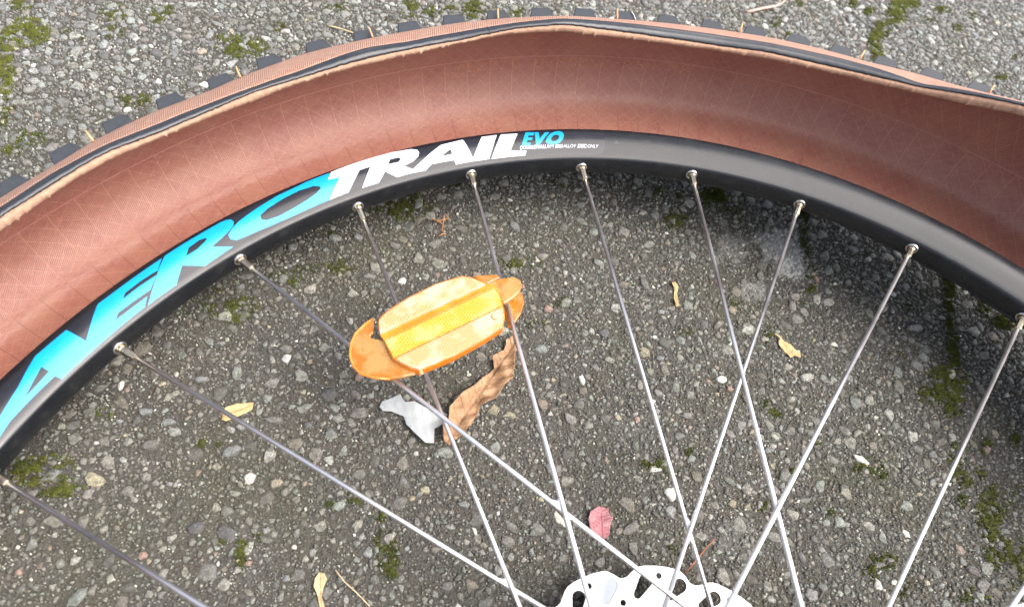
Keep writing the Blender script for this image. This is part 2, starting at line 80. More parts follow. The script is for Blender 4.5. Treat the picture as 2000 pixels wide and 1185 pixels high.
MOSS = [[-335.4, 423.9, 9.2, 1.2, -2.4, 9.9, 1], [-341.1, 390.5, 4.9, 0.6, -5.5, 20.7, 1.0], [-345.0, 450.6, 6.4, 0.9, -1.3, 5.1, 0.6], [-329.5, 354.1, 3.7, 0.3, -2.8, 10.4, 0.4], [-289.2, 449.2, 6.8, 0.9, -1.4, 7.4, 0.5], [-286.4, 430.0, 4.9, 0.6, -1.0, 5.1, 0.4], [-262.0, 449.1, 4.4, 0.6, -1.0, 5.8, 0.7], [-205.7, 424.2, 11.7, 1.3, -1.0, 8.3, 0.8], [-256.7, 456.4, 2.6, 0.3, -0.7, 4.3, 0.5], [-261.8, 368.6, 7.2, 0.6, -0.8, 4.4, 0.5], [-312.5, 332.7, 6.8, 0.4, -1.2, 4.7, 0.5], [-317.8, 322.4, 4.6, 0.3, -0.9, 3.5, 0.4], [-313.9, 427.6, 2.9, 0.4, -0.7, 3.0, 0.4], [-304.0, 423.8, 2.9, 0.3, -0.7, 2.9, 0.4], [-219.1, 434.2, 4.6, 0.5, -0.4, 3.6, 0.4], [-183.4, 446.7, 3.4, 0.4, -0.4, 4.4, 0.4], [-144.4, 475.3, 6.6, 0.9, -0.2, 4.8, 0.4], [-92.1, 479.0, 5.3, 0.7, 0.1, 9.8, 0.7], [-73.7, 478.5, 6.3, 0.8, 0.2, 5.5, 0.6], [-43.8, 486.9, 6.5, 0.9, 0.5, 8.8, 0.7], [-61.0, 484.5, 3.2, 0.4, 0.2, 5.0, 0.5], [-109.1, 464.8, 2.9, 0.4, -0.1, 3.5, 0.5], [-8.6, 487.3, 3.8, 0.5, 0.5, 5.1, 0.5], [22.7, 488.4, 4.2, 0.6, 0.6, 5.2, 0.4], [370.7, 551.6, 13.1, 1.9, 2.9, 6.6, 1.0], [350.6, 531.0, 9.2, 1.2, 4.8, 11.0, 1.0], [327.4, 509.3, 7.8, 1.0, 3.8, 9.0, 0.8], [311.5, 488.8, 5.4, 0.6, 5.4, 13.0, 1], [307.9, 473.1, 4.8, 0.5, 3.0, 6.9, 1.0], [323.8, 532.5, 5.1, 0.7, 2.3, 5.4, 0.8], [311.2, 543.2, 3.3, 0.5, 2.5, 6.3, 0.8], [254.2, 537.4, 4.3, 0.6, 1.6, 4.6, 0.5], [220.9, 504.7, 4.6, 0.6, 1.9, 5.7, 0.4], [227.9, 488.8, 4.0, 0.5, 1.3, 4.2, 0.4], [409.3, 547.9, 8.5, 1.2, 2.4, 4.9, 0.5], [413.6, 522.4, 4.7, 0.6, 2.3, 4.7, 0.5], [460.0, 488.6, 6.0, 0.7, 3.4, 6.0, 0.4], [426.3, 458.0, 5.7, 0.5, 2.3, 4.2, 0.4], [442.0, 544.7, 7.5, 1.0, 2.2, 4.1, 0.4], [383.7, 529.5, 5.9, 0.8, 1.9, 3.9, 0.5], [-98.9, 290.5, 13.0, 0.5, 0.1, 7.9, 0.6], [-87.9, 296.9, 4.4, 0.2, 0.0, 3.2, 0.6], [-138.0, 286.2, 4.2, 0.2, -0.1, 3.1, 0.4], [-134.8, 246.9, 9.0, 0.2, -0.2, 3.9, 0.4], [-151.4, 244.9, 5.5, 0.1, -0.2, 2.8, 0.3], [-161.8, 238.7, 8.1, 0.1, -0.4, 4.0, 0.5], [-188.9, 220.0, 10.8, 0.1, -0.7, 6.3, 0.6], [-194.9, 227.9, 5.1, 0.0, -0.3, 2.5, 0.4], [-184.3, 213.8, 4.0, 0.0, -0.3, 2.8, 0.6], [-141.6, 270.0, 4.1, 0.1, -0.1, 2.5, 0.3], [-65.2, 310.3, 4.6, 0.2, 0.2, 3.4, 0.3], [-94.4, 282.8, 3.1, 0.1, 0.1, 2.4, 0.4], [-34.3, 250.5, 8.2, 0.2, 0.4, 4.5, 0.5], [-21.0, 251.9, 4.5, 0.1, 0.4, 3.7, 0.5], [0.5, 313.5, 4.9, 0.3, 0.5, 4.0, 0.4], [-6.2, 224.1, 4.3, 0.0, 0.5, 3.5, 0.3], [-23.2, 209.8, 5.4, 0.0, 0.3, 2.4, 0.4], [78.6, 286.9, 6.6, 0.2, 1.3, 5.6, 0.7], [111.4, 307.7, 8.5, 0.4, 2.0, 7.3, 0.8], [120.1, 297.9, 5.3, 0.2, 1.0, 3.6, 0.6], [70.3, 311.6, 3.7, 0.2, 0.6, 2.7, 0.6], [87.4, 308.9, 3.0, 0.1, 0.6, 2.7, 0.5], [174.9, 294.7, 2.8, 0.1, 3.5, 10.0, 0.6], [168.8, 275.0, 3.1, 0.1, 2.5, 6.9, 0.6], [160.4, 240.3, 3.3, 0.0, 3.1, 8.7, 0.5], [164.9, 258.3, 1.9, 0.0, 2.2, 6.2, 0.4], [265.2, 243.6, 2.9, 0.0, 2.9, 5.8, 1.0], [259.6, 227.4, 3.2, 0.1, 4.4, 8.9, 1], [249.5, 210.1, 1.9, 0.0, 3.7, 7.6, 0.9], [241.6, 188.1, 3.8, 0.0, 7.3, 14.5, 0.8], [226.8, 169.3, 10.8, -0.3, 3.6, 7.4, 0.9], [214.6, 161.2, 7.1, -0.2, 2.2, 4.6, 0.8], [226.4, 156.0, 4.9, -0.2, 4.5, 9.1, 0.9], [283.4, 222.4, 3.7, 0.1, 2.4, 4.4, 1.0], [294.4, 210.8, 8.1, 0.0, 2.4, 4.2, 1.0], [104.7, 157.6, 2.8, -0.1, 1.1, 3.6, 0.4], [108.2, 153.8, 3.8, -0.1, 1.0, 3.0, 0.5], [67.2, 206.2, 4.6, 0.0, 0.9, 3.5, 0.4], [54.0, 197.5, 2.5, 0.0, 0.6, 2.7, 0.4], [117.9, 199.8, 2.0, -0.1, 2.0, 6.2, 0.4], [99.7, 224.7, 4.1, 0.0, 0.8, 2.9, 0.3], [152.5, 224.9, 2.8, 0.0, 0.7, 2.3, 0.4], [-256.4, 136.7, 9.3, -0.4, -1.5, 6.1, 0.7], [-262.1, 134.7, 6.2, -0.3, -1.0, 4.2, 0.7], [-248.1, 127.2, 6.6, -0.3, -0.6, 2.8, 0.7], [-254.6, 124.6, 2.1, -0.1, -0.4, 1.8, 0.6], [-122.4, 117.0, 3.8, -0.2, -0.1, 2.4, 0.6], [-110.4, 98.3, 2.3, -0.1, -0.1, 6.9, 0.4], [-105.7, 90.2, 3.6, -0.2, -0.1, 7.6, 0.5], [-109.3, 107.4, 1.9, -0.1, -0.1, 5.2, 0.4], [-104.6, 84.3, 2.8, -0.2, 0.0, 3.0, 0.6], [-184.5, 144.6, 5.9, -0.2, -0.3, 2.0, 0.3], [-192.6, 146.1, 2.2, 0.0, -0.3, 2.1, 0.4], [-237.8, 162.7, 3.6, -0.1, -0.5, 2.6, 0.4], [-235.7, 152.6, 2.2, 0.0, -0.3, 1.5, 0.3], [-255.3, 107.5, 4.3, -0.3, -0.4, 1.7, 0.3], [-169.9, 95.4, 2.1, -0.1, -0.7, 6.6, 0.5], [-166.1, 99.5, 4.4, -0.3, -0.4, 4.0, 0.4], [-179.2, 102.5, 2.5, -0.2, -0.3, 2.2, 0.3], [-133.9, 114.6, 3.3, -0.2, 0.0, 1.4, 0.3], [30.5, 126.9, 6.2, -0.2, 0.5, 2.4, 0.5], [34.9, 121.3, 2.3, -0.1, 0.5, 2.2, 0.5], [50.6, 133.0, 2.9, -0.1, 0.5, 2.2, 0.3], [0.1, 96.5, 1.6, -0.1, 0.2, 1.4, 0.4], [-51.8, 85.6, 2.4, -0.1, 0.2, 1.8, 0.3], [154.9, 119.7, 7.5, -0.4, 1.6, 3.9, 0.5], [160.0, 112.9, 3.2, -0.1, 1.7, 3.9, 0.5], [84.7, 103.1, 3.4, -0.2, 0.8, 2.6, 0.4], [101.0, 117.0, 3.5, -0.2, 1.0, 3.3, 0.5], [106.3, 119.5, 3.1, -0.1, 0.6, 1.7, 0.5], [114.7, 104.2, 2.9, -0.2, 0.7, 2.1, 0.4], [142.5, 71.8, 7.0, -0.5, 1.4, 3.4, 0.4], [132.8, 66.3, 3.4, -0.2, 2.0, 4.8, 0.4], [147.0, 58.2, 5.7, -0.5, 1.2, 2.7, 0.4], [211.5, 120.7, 4.7, -0.2, 4.4, 8.8, 0.5], [218.8, 111.6, 5.3, -0.2, 2.3, 4.6, 0.5], [219.3, 91.9, 8.5, -0.5, 5.9, 10.8, 0.6], [214.7, 76.1, 7.6, -0.5, 5.6, 10.3, 0.6], [207.7, 106.4, 3.2, -0.1, 4.2, 8.5, 0.5], [220.1, 65.4, 5.0, -0.3, 5.6, 10.0, 0.5], [186.5, 52.9, 8.9, -0.6, 1.5, 2.8, 0.4], [240.9, 99.1, 4.0, -0.2, 3.2, 5.6, 0.5], [234.7, 128.8, 4.9, -0.1, 2.0, 3.7, 0.5], [257.3, 131.1, 3.5, -0.1, 1.7, 3.1, 0.5], [119.0, 75.8, 4.0, -0.3, 0.7, 1.9, 0.4], [121.2, 97.2, 3.5, -0.2, 0.7, 2.1, 0.4], [125.0, 133.0, 3.7, -0.2, 0.8, 2.3, 0.3], [199.5, 188.6, 5.0, -0.1, 0.9, 2.1, 0.4], [189.2, 202.9, 3.0, 0.0, 0.9, 2.2, 0.4], [227.2, 221.5, 3.0, 0.0, 1.0, 2.3, 0.5], [33.6, 84.8, 4.2, -0.2, 0.5, 2.4, 0.3]]
PEBBLES = [[-99.2, 238.1, 2.9, 0.9, 0, 'w'], [-2.0, 175.3, 2.4, 1.75, 0, 'w'], [-157.5, 125.4, 3.5, 0.6666666666666666, 0, 'c'], [-233.8, 176.5, 2.1, 1.5555555555555556, 0, 'w'], [-220.0, 162.7, 4.1, 0.5555555555555556, 0, 'g'], [80.6, 173.1, 3.5, 0.8181818181818182, 0, 'w'], [165.6, 242.3, 2.2, 1.5, 0, 'p'], [68.4, 268.1, 2.8, 0.875, 0, 'c'], [218.6, 231.5, 2.3, 0.8333333333333334, 0, 'w'], [-253.6, 133.1, 3.8, 0.9444444444444444, 0, 'g'], [-238.4, 147.8, 1.1, 1.0, 0, 'w'], [-312.9, 443.3, 2.73, 0.6666666666666666, 0, 'c'], [-289.4, 426.6, 4.23, 0.6428571428571429, 0, 'g'], [-193.1, 423.5, 3.32, 1.1, 0, 'l'], [-329.9, 425.6, 2.63, 0.6666666666666666, 0, 'l'], [-3.6, 268.2, 2.6, 0.875, 0, 'l'], [-75.3, 217.1, 5.8, 0.9, 0, 'd'], [-30.1, 279.2, 3.6, 0.9090909090909091, 0, 'g'], [52.9, 217.3, 2.2, 0.8571428571428571, 0, 'l'], [83.8, 167.4, 2.5, 0.875, 0, 'p'], [-81.3, 309.5, 2.9, 0.8888888888888888, 0, 'c'], [-124.1, 266.8, 4.7, 0.625, 0, 'g'], [-191.3, 198.8, 3.0, 0.6666666666666666, 0, 'g'], [-158.0, 189.7, 2.5, 1.1, 0, 'w'], [-197.1, 179.0, 3.8, 0.5625, 0, 'g'], [-208.9, 156.8, 3.2, 0.7142857142857143, 0, 'g'], [-223.0, 158.5, 2.2, 1.4, 0, 'd'], [-179.6, 141.9, 5.0, 0.6363636363636364, 0, 'g'], [-176.3, 153.2, 2.1, 1.0, 0, 'l'], [-230.9, 158.0, 1.6, 1.2857142857142858, 0, 'l'], [-160.1, 104.6, 1.8, 0.875, 0, 'l'], [-209.5, 96.9, 2.5, 1.0, 0, 'p'], [-256.5, 93.3, 1.9, 1.0, 0, 'p'], [-145.5, 153.5, 2.4, 1.0, 0, 'd'], [-204.2, 127.4, 2.0, 0.6666666666666666, 0, 'l'], [-190.5, 107.5, 4.71, 0.8181818181818182, 0, 'd'], [-176.3, 104.5, 4.31, 1.0, 0, 'd'], [-149.6, 83.5, 1.9, 1.2222222222222223, 0, 'g'], [-166.2, 91.0, 1.71, 0.875, 0, 'p'], [-178.9, 91.8, 1.0, 1.0, 0, 'w'], [-70.0, 111.2, 3.91, 0.625, 0, 'g'], [-39.8, 87.6, 2.2, 1.0, 0, 'g'], [33.7, 103.2, 3.3, 1.0833333333333333, 0, 'l'], [67.7, 104.5, 2.9, 1.0, 0, 'c'], [83.2, 103.2, 2.91, 0.9, 0, 'l'], [-29.6, 234.4, 2.4, 0.875, 0, 'p'], [-16.0, 219.9, 3.1, 0.8, 0, 'p'], [15.4, 203.7, 5.0, 0.875, 0, 'd'], [25.3, 150.9, 1.7, 1.5, 0, 'p'], [46.3, 187.1, 2.8, 0.7777777777777778, 0, 'g'], [-136.6, 169.4, 5.0, 0.7, 0, 'd'], [-121.7, 179.0, 3.1, 1.0, 0, 'p'], [75.1, 164.5, 2.2, 0.7142857142857143, 0, 'c'], [99.9, 219.2, 3.4, 0.8, 0, 'c'], [232.8, 279.0, 3.3, 0.625, 0, 'g'], [150.2, 302.6, 5.51, 0.7142857142857143, 0, 'g'], [-150.8, 280.8, 4.0, 0.6428571428571429, 0, 'g'], [-185.2, 232.8, 2.4, 1.0, 0, 'g'], [-128.8, 163.7, 2.0, 0.75, 0, 'l'], [96.4, 131.2, 3.0, 0.8, 0, 'g'], [224.1, 206.4, 6.0, 0.5625, 0, 'l'], [227.1, 162.5, 3.2, 1.5555555555555556, 0, 'g'], [-47.2, 286.5, 3.9, 0.75, 0, 'g'], [65.1, 290.6, 3.61, 1.2, 0, 'g']]
STAINS = [[150.6, 268.2, 16.0, 0.4, 5.6, 17.1, 0.9], [151.5, 254.0, 11.2, 0.2, 3.4, 10.2, 1.0], [140.6, 272.1, 11.4, 0.3, 2.7, 8.5, 0.55], [113.4, 267.3, 14.7, 0.3, 3.3, 11.6, 0.3], [118.1, 234.1, 9.2, 0.1, 2.5, 8.4, 0.35], [100.3, 258.9, 7.2, 0.2, 1.5, 5.7, 0.3], [22.8, 145.2, 11.5, -0.4, 1.6, 8.6, 0.07], [68.6, 87.5, 13.8, -0.8, 2.8, 9.9, 0.1]]
AREA = [[-422.2, 504.3], [692.9, 706.9], [391.9, 222.0], [254.2, 10.6], [-53.7, 38.0], [-291.6, 59.3], [-346.2, 249.4]]

# ------------------------------------------------------------------ helpers
class NT:
    """tiny wrapper for building a node material"""
    def __init__(self, name):
        self.m = bpy.data.materials.new(name)
        self.m.use_nodes = True
        self.t = self.m.node_tree
        self.b = self.t.nodes['Principled BSDF']
    def n(self, kind, **kw):
        nd = self.t.nodes.new('ShaderNode' + kind)
        for k, v in kw.items():
            if k.startswith('i_'):
                nd.inputs[k[2:].replace('_', ' ')].default_value = v
            else:
                setattr(nd, k, v)
        return nd
    def l(self, a, b):
        self.t.links.new(a, b)
    def math(self, op, a, b=None, c=None):
        nd = self.t.nodes.new('ShaderNodeMath'); nd.operation = op
        for i, v in enumerate((a, b, c)):
            if v is None: continue
            if isinstance(v, (int, float)): nd.inputs[i].default_value = v
            else: self.l(v, nd.inputs[i])
        return nd.outputs[0]
    def mix(self, f, a, b, blend='MIX'):
        nd = self.t.nodes.new('ShaderNodeMix'); nd.data_type = 'RGBA'; nd.blend_type = blend
        for sock, v in ((nd.inputs[0], f), (nd.inputs[6], a), (nd.inputs[7], b)):
            if isinstance(v, (int, float)): sock.default_value = v
            elif isinstance(v, tuple): sock.default_value = (*v, 1)
            else: self.l(v, sock)
        return nd.outputs[2]
    def noise(self, scale, detail=4, rough=.55, vec=None):
        nd = self.n('TexNoise'); nd.inputs['Scale'].default_value = scale
        nd.inputs['Detail'].default_value = detail; nd.inputs['Roughness'].default_value = rough
        self.l(vec if vec is not None else self.coord(), nd.inputs['Vector'])
        return nd.outputs[0]
    def coord(self):
        if not hasattr(self, '_c'):
            self._c = self.n('TexCoord').outputs['Object']
        return self._c
    def ramp(self, f, lo, hi, a=0., b=1.):
        nd = self.n('MapRange'); self.l(f, nd.inputs[0])
        for i, v in zip((1, 2, 3, 4), (lo, hi, a, b)): nd.inputs[i].default_value = v
        return nd.outputs[0]
    def bump(self, h, dist, strength=1.):
        nd = self.n('Bump'); nd.inputs['Distance'].default_value = dist; nd.inputs['Strength'].default_value = strength
        self.l(h, nd.inputs['Height']); self.l(nd.outputs[0], self.b.inputs['Normal'])
    def set(self, **kw):
        for k, v in kw.items():
            s = self.b.inputs[k.replace('_', ' ')]
            if isinstance(v, tuple): s.default_value = (*v, 1) if len(v) == 3 else v
            elif isinstance(v, (int, float)): s.default_value = v
            else: self.l(v, s)
        return self

def mesh_np(name, V, F, col=None):
    """mesh from numpy: V (n,3) metres, F (m,3) or (m,4) indices, col (m,3) per face"""
    V = np.asarray(V, np.float32); F = np.asarray(F, np.int32)
    me = bpy.data.meshes.new(name)
    k = F.shape[1]
    me.vertices.add(len(V)); me.vertices.foreach_set('co', V.ravel())
    me.loops.add(F.size); me.loops.foreach_set('vertex_index', F.ravel())
    me.polygons.add(len(F))
    me.polygons.foreach_set('loop_start', np.arange(0, F.size, k, dtype=np.int32))
    me.polygons.foreach_set('loop_total', np.full(len(F), k, np.int32))
    me.update(calc_edges=True)
    if col is not None:
        a = me.attributes.new('tint', 'FLOAT_COLOR', 'FACE')
        c = np.ones((len(F), 4), np.float32); c[:, :3] = col
        a.data.foreach_set('color', c.ravel())
    return me

def link(name, me, mat=None, parent=None, smooth=False):
    o = bpy.data.objects.new(name, me)
    COL.objects.link(o)
    if mat is not None and not me.materials: me.materials.append(mat)
    if smooth:
        me.polygons.foreach_set('use_smooth', np.ones(len(me.polygons), bool))
    if parent is not None: o.parent = parent
    return o

def bm_obj(name, bm, mat, parent=None, smooth=False):
    bm.normal_update()
    me = bpy.data.meshes.new(name); bm.to_mesh(me); bm.free()
    return link(name, me, mat, parent, smooth)

def tag(o, label=None, cat=None, group=None, kind=None):
    for k, v in (('label', label), ('category', cat), ('group', group), ('kind', kind)):
        if v: o[k] = v
    return o

def empty(name, mat=None):
    o = bpy.data.objects.new(name, None); COL.objects.link(o)
    o.empty_display_size = .02
    if mat is not None: o.matrix_world = mat
    return o

def revolve(name, prof, mat, parent, seg=360, closed=True, a0=0., a1=2 * pi, uv=False):
    """prof: list of (r, z) mm, or function(theta) -> list"""
    full = abs(a1 - a0 - 2 * pi) < 1e-6
    n = seg if full else seg + 1
    V = []
    for i in range(n):
        t = a0 + (a1 - a0) * i / seg
        P = prof(t) if callable(prof) else prof
        for r, z in P: V.append((r * cos(t) * MM, r * sin(t) * MM, z * MM))
    k = len(P)
    F = []
    for i in range(seg):
        a = i * k; b = ((i + 1) % n) * k
        for j in range(k if closed else k - 1):
            j2 = (j + 1) % k
            F.append((a + j, b + j, b + j2, a + j2))
    me = mesh_np(name, V, F)
    if uv:
        L = [0.]
        P = prof(pi / 2) if callable(prof) else prof
        for j in range(1, k): L.append(L[-1] + math.dist(P[j - 1], P[j]))
        uvl = me.uv_layers.new(name='UVMap')
        U = np.empty((len(F) * 4, 2), np.float32); q = 0
        for i in range(seg):
            u0 = math.degrees(a0 + (a1 - a0) * i / seg); u1 = math.degrees(a0 + (a1 - a0) * (i + 1) / seg)
            for j in range(k - 1):
                U[q] = (u0, L[j]); U[q + 1] = (u1, L[j]); U[q + 2] = (u1, L[j + 1]); U[q + 3] = (u0, L[j + 1]); q += 4
        uvl.data.foreach_set('uv', U.ravel())
    return link(name, me, mat, parent, True)

def tube_bm(bm, pts, rad, seg=8, cap=True):
    """tube through points (metres); rad a number or list"""
    pts = [Vector(p) for p in pts]
    rads = rad if isinstance(rad, (list, tuple)) else [rad] * len(pts)
    rings = []; up = None
    for i, p in enumerate(pts):
        d = (pts[min(i + 1, len(pts) - 1)] - pts[max(i - 1, 0)]).normalized()
        if up is None: up = Vector((0, 0, 1)) if abs(d.z) < .9 else Vector((1, 0, 0))
        a = d.cross(up).normalized(); b = a.cross(d).normalized(); up = b
        rings.append([bm.verts.new(p + (a * cos(2 * pi * k / seg) + b * sin(2 * pi * k / seg)) * rads[i]) for k in range(seg)])
    for r0, r1 in zip(rings, rings[1:]):
        for k in range(seg): bm.faces.new((r0[k], r0[(k + 1) % seg], r1[(k + 1) % seg], r1[k]))
    if cap:
        bm.faces.new(rings[0][::-1]); bm.faces.new(rings[-1])
    return rings

def lathe_dir(bm, origin, axis, prof, seg=16):
    """small turned piece: prof list of (dist along axis, radius) in mm"""
    axis = Vector(axis).normalized(); o = Vector(origin)
    up = Vector((0, 0, 1)) if abs(axis.z) < .9 else Vector((1, 0, 0))
    a = axis.cross(up).normalized(); b = a.cross(axis)
    rings = []
    for d, r in prof:
        rings.append([bm.verts.new(o + axis * d * MM + (a * cos(2 * pi * k / seg) + b * sin(2 * pi * k / seg)) * r * MM) for k in range(seg)])
    for r0, r1 in zip(rings, rings[1:]):
        for k in range(seg): bm.faces.new((r0[k], r0[(k + 1) % seg], r1[(k + 1) % seg], r1[k]))
    bm.faces.new(rings[-1])

def fill_bm(loops, grid=None):
    """flat polygon with holes (2D, mm) -> bmesh in the xy plane, cut along a grid"""
    bm = bmesh.new()
    ls = [[Vector((x, y, 0)) for x, y in l] for l in loops]
    flat = [v for l in ls for v in l]
    vs = [bm.verts.new(v) for v in flat]
    for t in tessellate_polygon(ls):
        try: bm.faces.new([vs[i] for i in t])
        except ValueError: pass
    if grid:
        xs = [v.x for v in flat]; ys = [v.y for v in flat]
        for ax, lo, hi, st in ((0, min(xs), max(xs), grid[0]), (1, min(ys), max(ys), grid[1])):
            q = lo + st
            while q < hi:
                co = [0, 0, 0]; no = [0, 0, 0]; co[ax] = q; no[ax] = 1
                bmesh.ops.bisect_plane(bm, geom=bm.verts[:] + bm.edges[:] + bm.faces[:], plane_co=co, plane_no=no, dist=1e-5)
                q += st
    bmesh.ops.remove_doubles(bm, verts=bm.verts[:], dist=1e-4)
    bmesh.ops.recalc_face_normals(bm, faces=bm.faces[:])
    for f in bm.faces:
        if f.normal.z < 0: f.normal_flip()
    return bm

def plate(name, outline, z0, z1, mat, parent, holes=(), bevel=.4, dome=None):
    """solid plate between heights z0 and z1 (mm) with a softened edge"""
    bm = fill_bm([outline] + list(holes))
    ret = bmesh.ops.extrude_face_region(bm, geom=bm.faces[:])
    for v in ret['geom']:
        if isinstance(v, bmesh.types.BMVert): v.co.z = z1 - z0
    for v in bm.verts: v.co = Vector((v.co.x, v.co.y, v.co.z + z0)) * MM
    bmesh.ops.recalc_face_normals(bm, faces=bm.faces[:])
    o = bm_obj(name, bm, mat, parent)
    if bevel:
        md = o.modifiers.new('soft', 'BEVEL'); md.width = bevel * MM; md.segments = 2; md.limit_method = 'ANGLE'; md.angle_limit = radians(50)
    return o

# ------------------------------------------------------------------ materials
def ground_material():
    m = NT('asphalt binder')
    at = m.n('Attribute', attribute_name='stain')
    n1 = m.noise(900, 5); n2 = m.noise(45, 3); n3 = m.noise(2600, 2); n4 = m.noise(14, 3)
    c = m.mix(m.ramp(n1, .35, .7), (.044, .041, .034), (.115, .108, .094))
    c = m.mix(m.ramp(n3, .58, .72), c, (.19, .18, .165))
    c = m.mix(m.ramp(n2, .45, .7, 0, .5), c, (.075, .066, .045))
    c = m.mix(m.ramp(n4, .5, .7, 0, .35), c, (.07, .072, .035))
    stn = m.math('MULTIPLY', at.outputs['Fac'], m.ramp(m.noise(1500, 4), .3, .55, .35, 1.))
    c = m.mix(stn, c, (.5, .5, .47))
    m.set(Base_Color=c, Roughness=.85, Specular_IOR_Level=.3)
    m.bump(m.math('ADD', n1, m.math('MULTIPLY', n3, .5)), .0012, 1.)
    return m.m

def stone_material():
    m = NT('crushed stone')
    at = m.n('Attribute', attribute_name='tint')
    n1 = m.noise(1100, 6, .7); n2 = m.noise(330, 4, .6); n3 = m.noise(2400, 3, .6); n4 = m.noise(14, 3)
    c = m.mix(m.ramp(n1, .32, .7, 0, 1), (.42, .42, .41), (1.5, 1.5, 1.48))
    c = m.mix(1., at.outputs['Color'], c, 'MULTIPLY')
    c = m.mix(m.ramp(n3, .62, .72, 0, .25), c, (.36, .35, .33))
    clean = m.ramp(at.outputs['Fac'], .4, .55, 1., .12)                # pale quartz stays clean
    c = m.mix(m.math('MULTIPLY', m.ramp(n2, .5, .62, 0, .7), clean), c, (.085, .078, .064))
    c = m.mix(m.ramp(n4, .5, .7, 0, .3), c, (.11, .1, .055))
    m.set(Base_Color=c, Roughness=m.ramp(n1, .3, .7, .75, .5), Specular_IOR_Level=.5)
    m.bump(m.math('ADD', n1, m.math('MULTIPLY', n3, .6)), .001, .9)
    return m.m

def moss_material():
    m = NT('moss')
    at = m.n('Attribute', attribute_name='tint')
    m.set(Base_Color=at.outputs['Color'], Roughness=.75, Specular_IOR_Level=.2)
    m.set(Subsurface_Weight=0.)
    return m.m

def casing_material():
    m = NT('brown tyre casing')
    uv = m.n('UVMap').outputs[0]
    sp = m.n('SeparateXYZ'); m.l(uv, sp.inputs[0])
    u, v = sp.outputs[0], sp.outputs[1]
    x = m.math('MULTIPLY', u, 6.45)                     # mm along the tyre
    cmb = m.n('CombineXYZ'); m.l(x, cmb.inputs[0]); m.l(v, cmb.inputs[1])
    nz = m.noise(.35, 4, .6, cmb.outputs[0]); nzf = m.noise(3.0, 3, .6, cmb.outputs[0]); big = m.noise(.045, 3, .6, cmb.outputs[0])
    def threads(slope, per):
        ph = m.math('ADD', m.math('MULTIPLY', m.math('ADD', x, m.math('MULTIPLY', v, slope)), 2 * pi / per), m.math('MULTIPLY', nz, 5.0))
        return m.math('SINE', ph)
    t1 = threads(1.5, 1.45); t2 = threads(-1.1, 1.9)
    # ridges left by the mould: one ring at the tread centre, short ribs from it to the bead
    d = m.math('ABSOLUTE', m.math('SUBTRACT', m.math('FRACT', m.math('ADD', m.math('DIVIDE', m.math('SUBTRACT', u, 90.05), 2.24), .5)), .5))
    rib = m.math('MULTIPLY', m.ramp(d, .008, .024, 1., 0.), m.ramp(v, SEAM_V - .6, SEAM_V, 1., 0.))
    ringd = m.math('ABSOLUTE', m.math('SUBTRACT', v, SEAM_V))
    ring = m.ramp(ringd, .15, .5, 1., 0.)
    lines = m.math('MAXIMUM', rib, ring)
    c = m.mix(m.ramp(nz, .3, .7), (.225, .075, .05), (.30, .115, .08))
    c = m.mix(m.ramp(big, .45, .65, 0., .6), c, (.255, .098, .05))
    wv = m.ramp(big, .38, .6, .25, 1.)
    c = m.mix(m.math('MULTIPLY', wv, m.ramp(m.math('MULTIPLY', t1, nzf), .1, .45, 0, .7)), c, (.46, .255, .195))
    c = m.mix(m.ramp(m.math('MULTIPLY', t1, nzf), -.2, -.5, 0, .5), c, (.17, .05, .033))
    c = m.mix(m.ramp(m.math('MULTIPLY', t2, nzf), .3, .5, 0, .12), c, (.43, .22, .16))
    for slope, per, off in ((1.25, 8.6, 0.), (-1.05, 10.4, 3.1)):
        q = m.math('ABSOLUTE', m.math('SUBTRACT', m.math('FRACT', m.math('ADD', m.math('DIVIDE', m.math('ADD', x, m.math('ADD', m.math('MULTIPLY', v, slope), m.math('MULTIPLY', nz, 1.5))), per), off)), .5))
        c = m.mix(m.math('MULTIPLY', m.ramp(q, .012, .035, 1., 0.), m.ramp(nzf, .4, .6, 0., .6)), c, (.5, .27, .2))
    c = m.mix(m.math('MULTIPLY', ring, .5), c, (.46, .22, .17))
    ribc = m.mix(m.ramp(v, SEAM_V - 48, SEAM_V - 20), (.12, .036, .022), (.46, .23, .165))  # lower ribs dark: groove shading put into the colour; upper ribs pale
    c = m.mix(m.math('MULTIPLY', rib, .5), c, ribc)
    m.set(Base_Color=c, Roughness=m.ramp(nzf, .3, .7, .36, .52), Specular_IOR_Level=.8)
    h = m.math('ADD', m.math('MULTIPLY', t1, .10), m.math('MULTIPLY', t2, .05))
    h = m.math('ADD', h, m.math('MULTIPLY', lines, .25)); h = m.math('ADD', h, m.math('MULTIPLY', nzf, .25)); h = m.math('ADD', h, m.math('MULTIPLY', nz, .8))
    m.bump(h, .0006, .7)
    return m.m

def sidewall_material():
    m = NT('tan tyre sidewall')
    uv = m.n('UVMap').outputs[0]
    sp = m.n('SeparateXYZ'); m.l(uv, sp.inputs[0])
    x = m.math('MULTIPLY', sp.outputs[0], 6.5)
    s = m.math('SINE', m.math('MULTIPLY', m.math('ADD', x, m.math('MULTIPLY', sp.outputs[1], .25)), 2 * pi / 1.15))
    s2 = m.math('SINE', m.math('MULTIPLY', sp.outputs[1], 2 * pi / 1.6))
    n = m.noise(300, 4)
    c = m.mix(m.ramp(n, .3, .7), (.37, .2, .14), (.46, .285, .215))
    c = m.mix(m.ramp(s, .0, -1., 0., .4), c, (.4, .19, .12))
    m.set(Base_Color=c, Roughness=.6, Specular_IOR_Level=.35)
    m.bump(m.math('ADD', s, m.math('MULTIPLY', s2, .5)), .00015, .8)
    return m.m

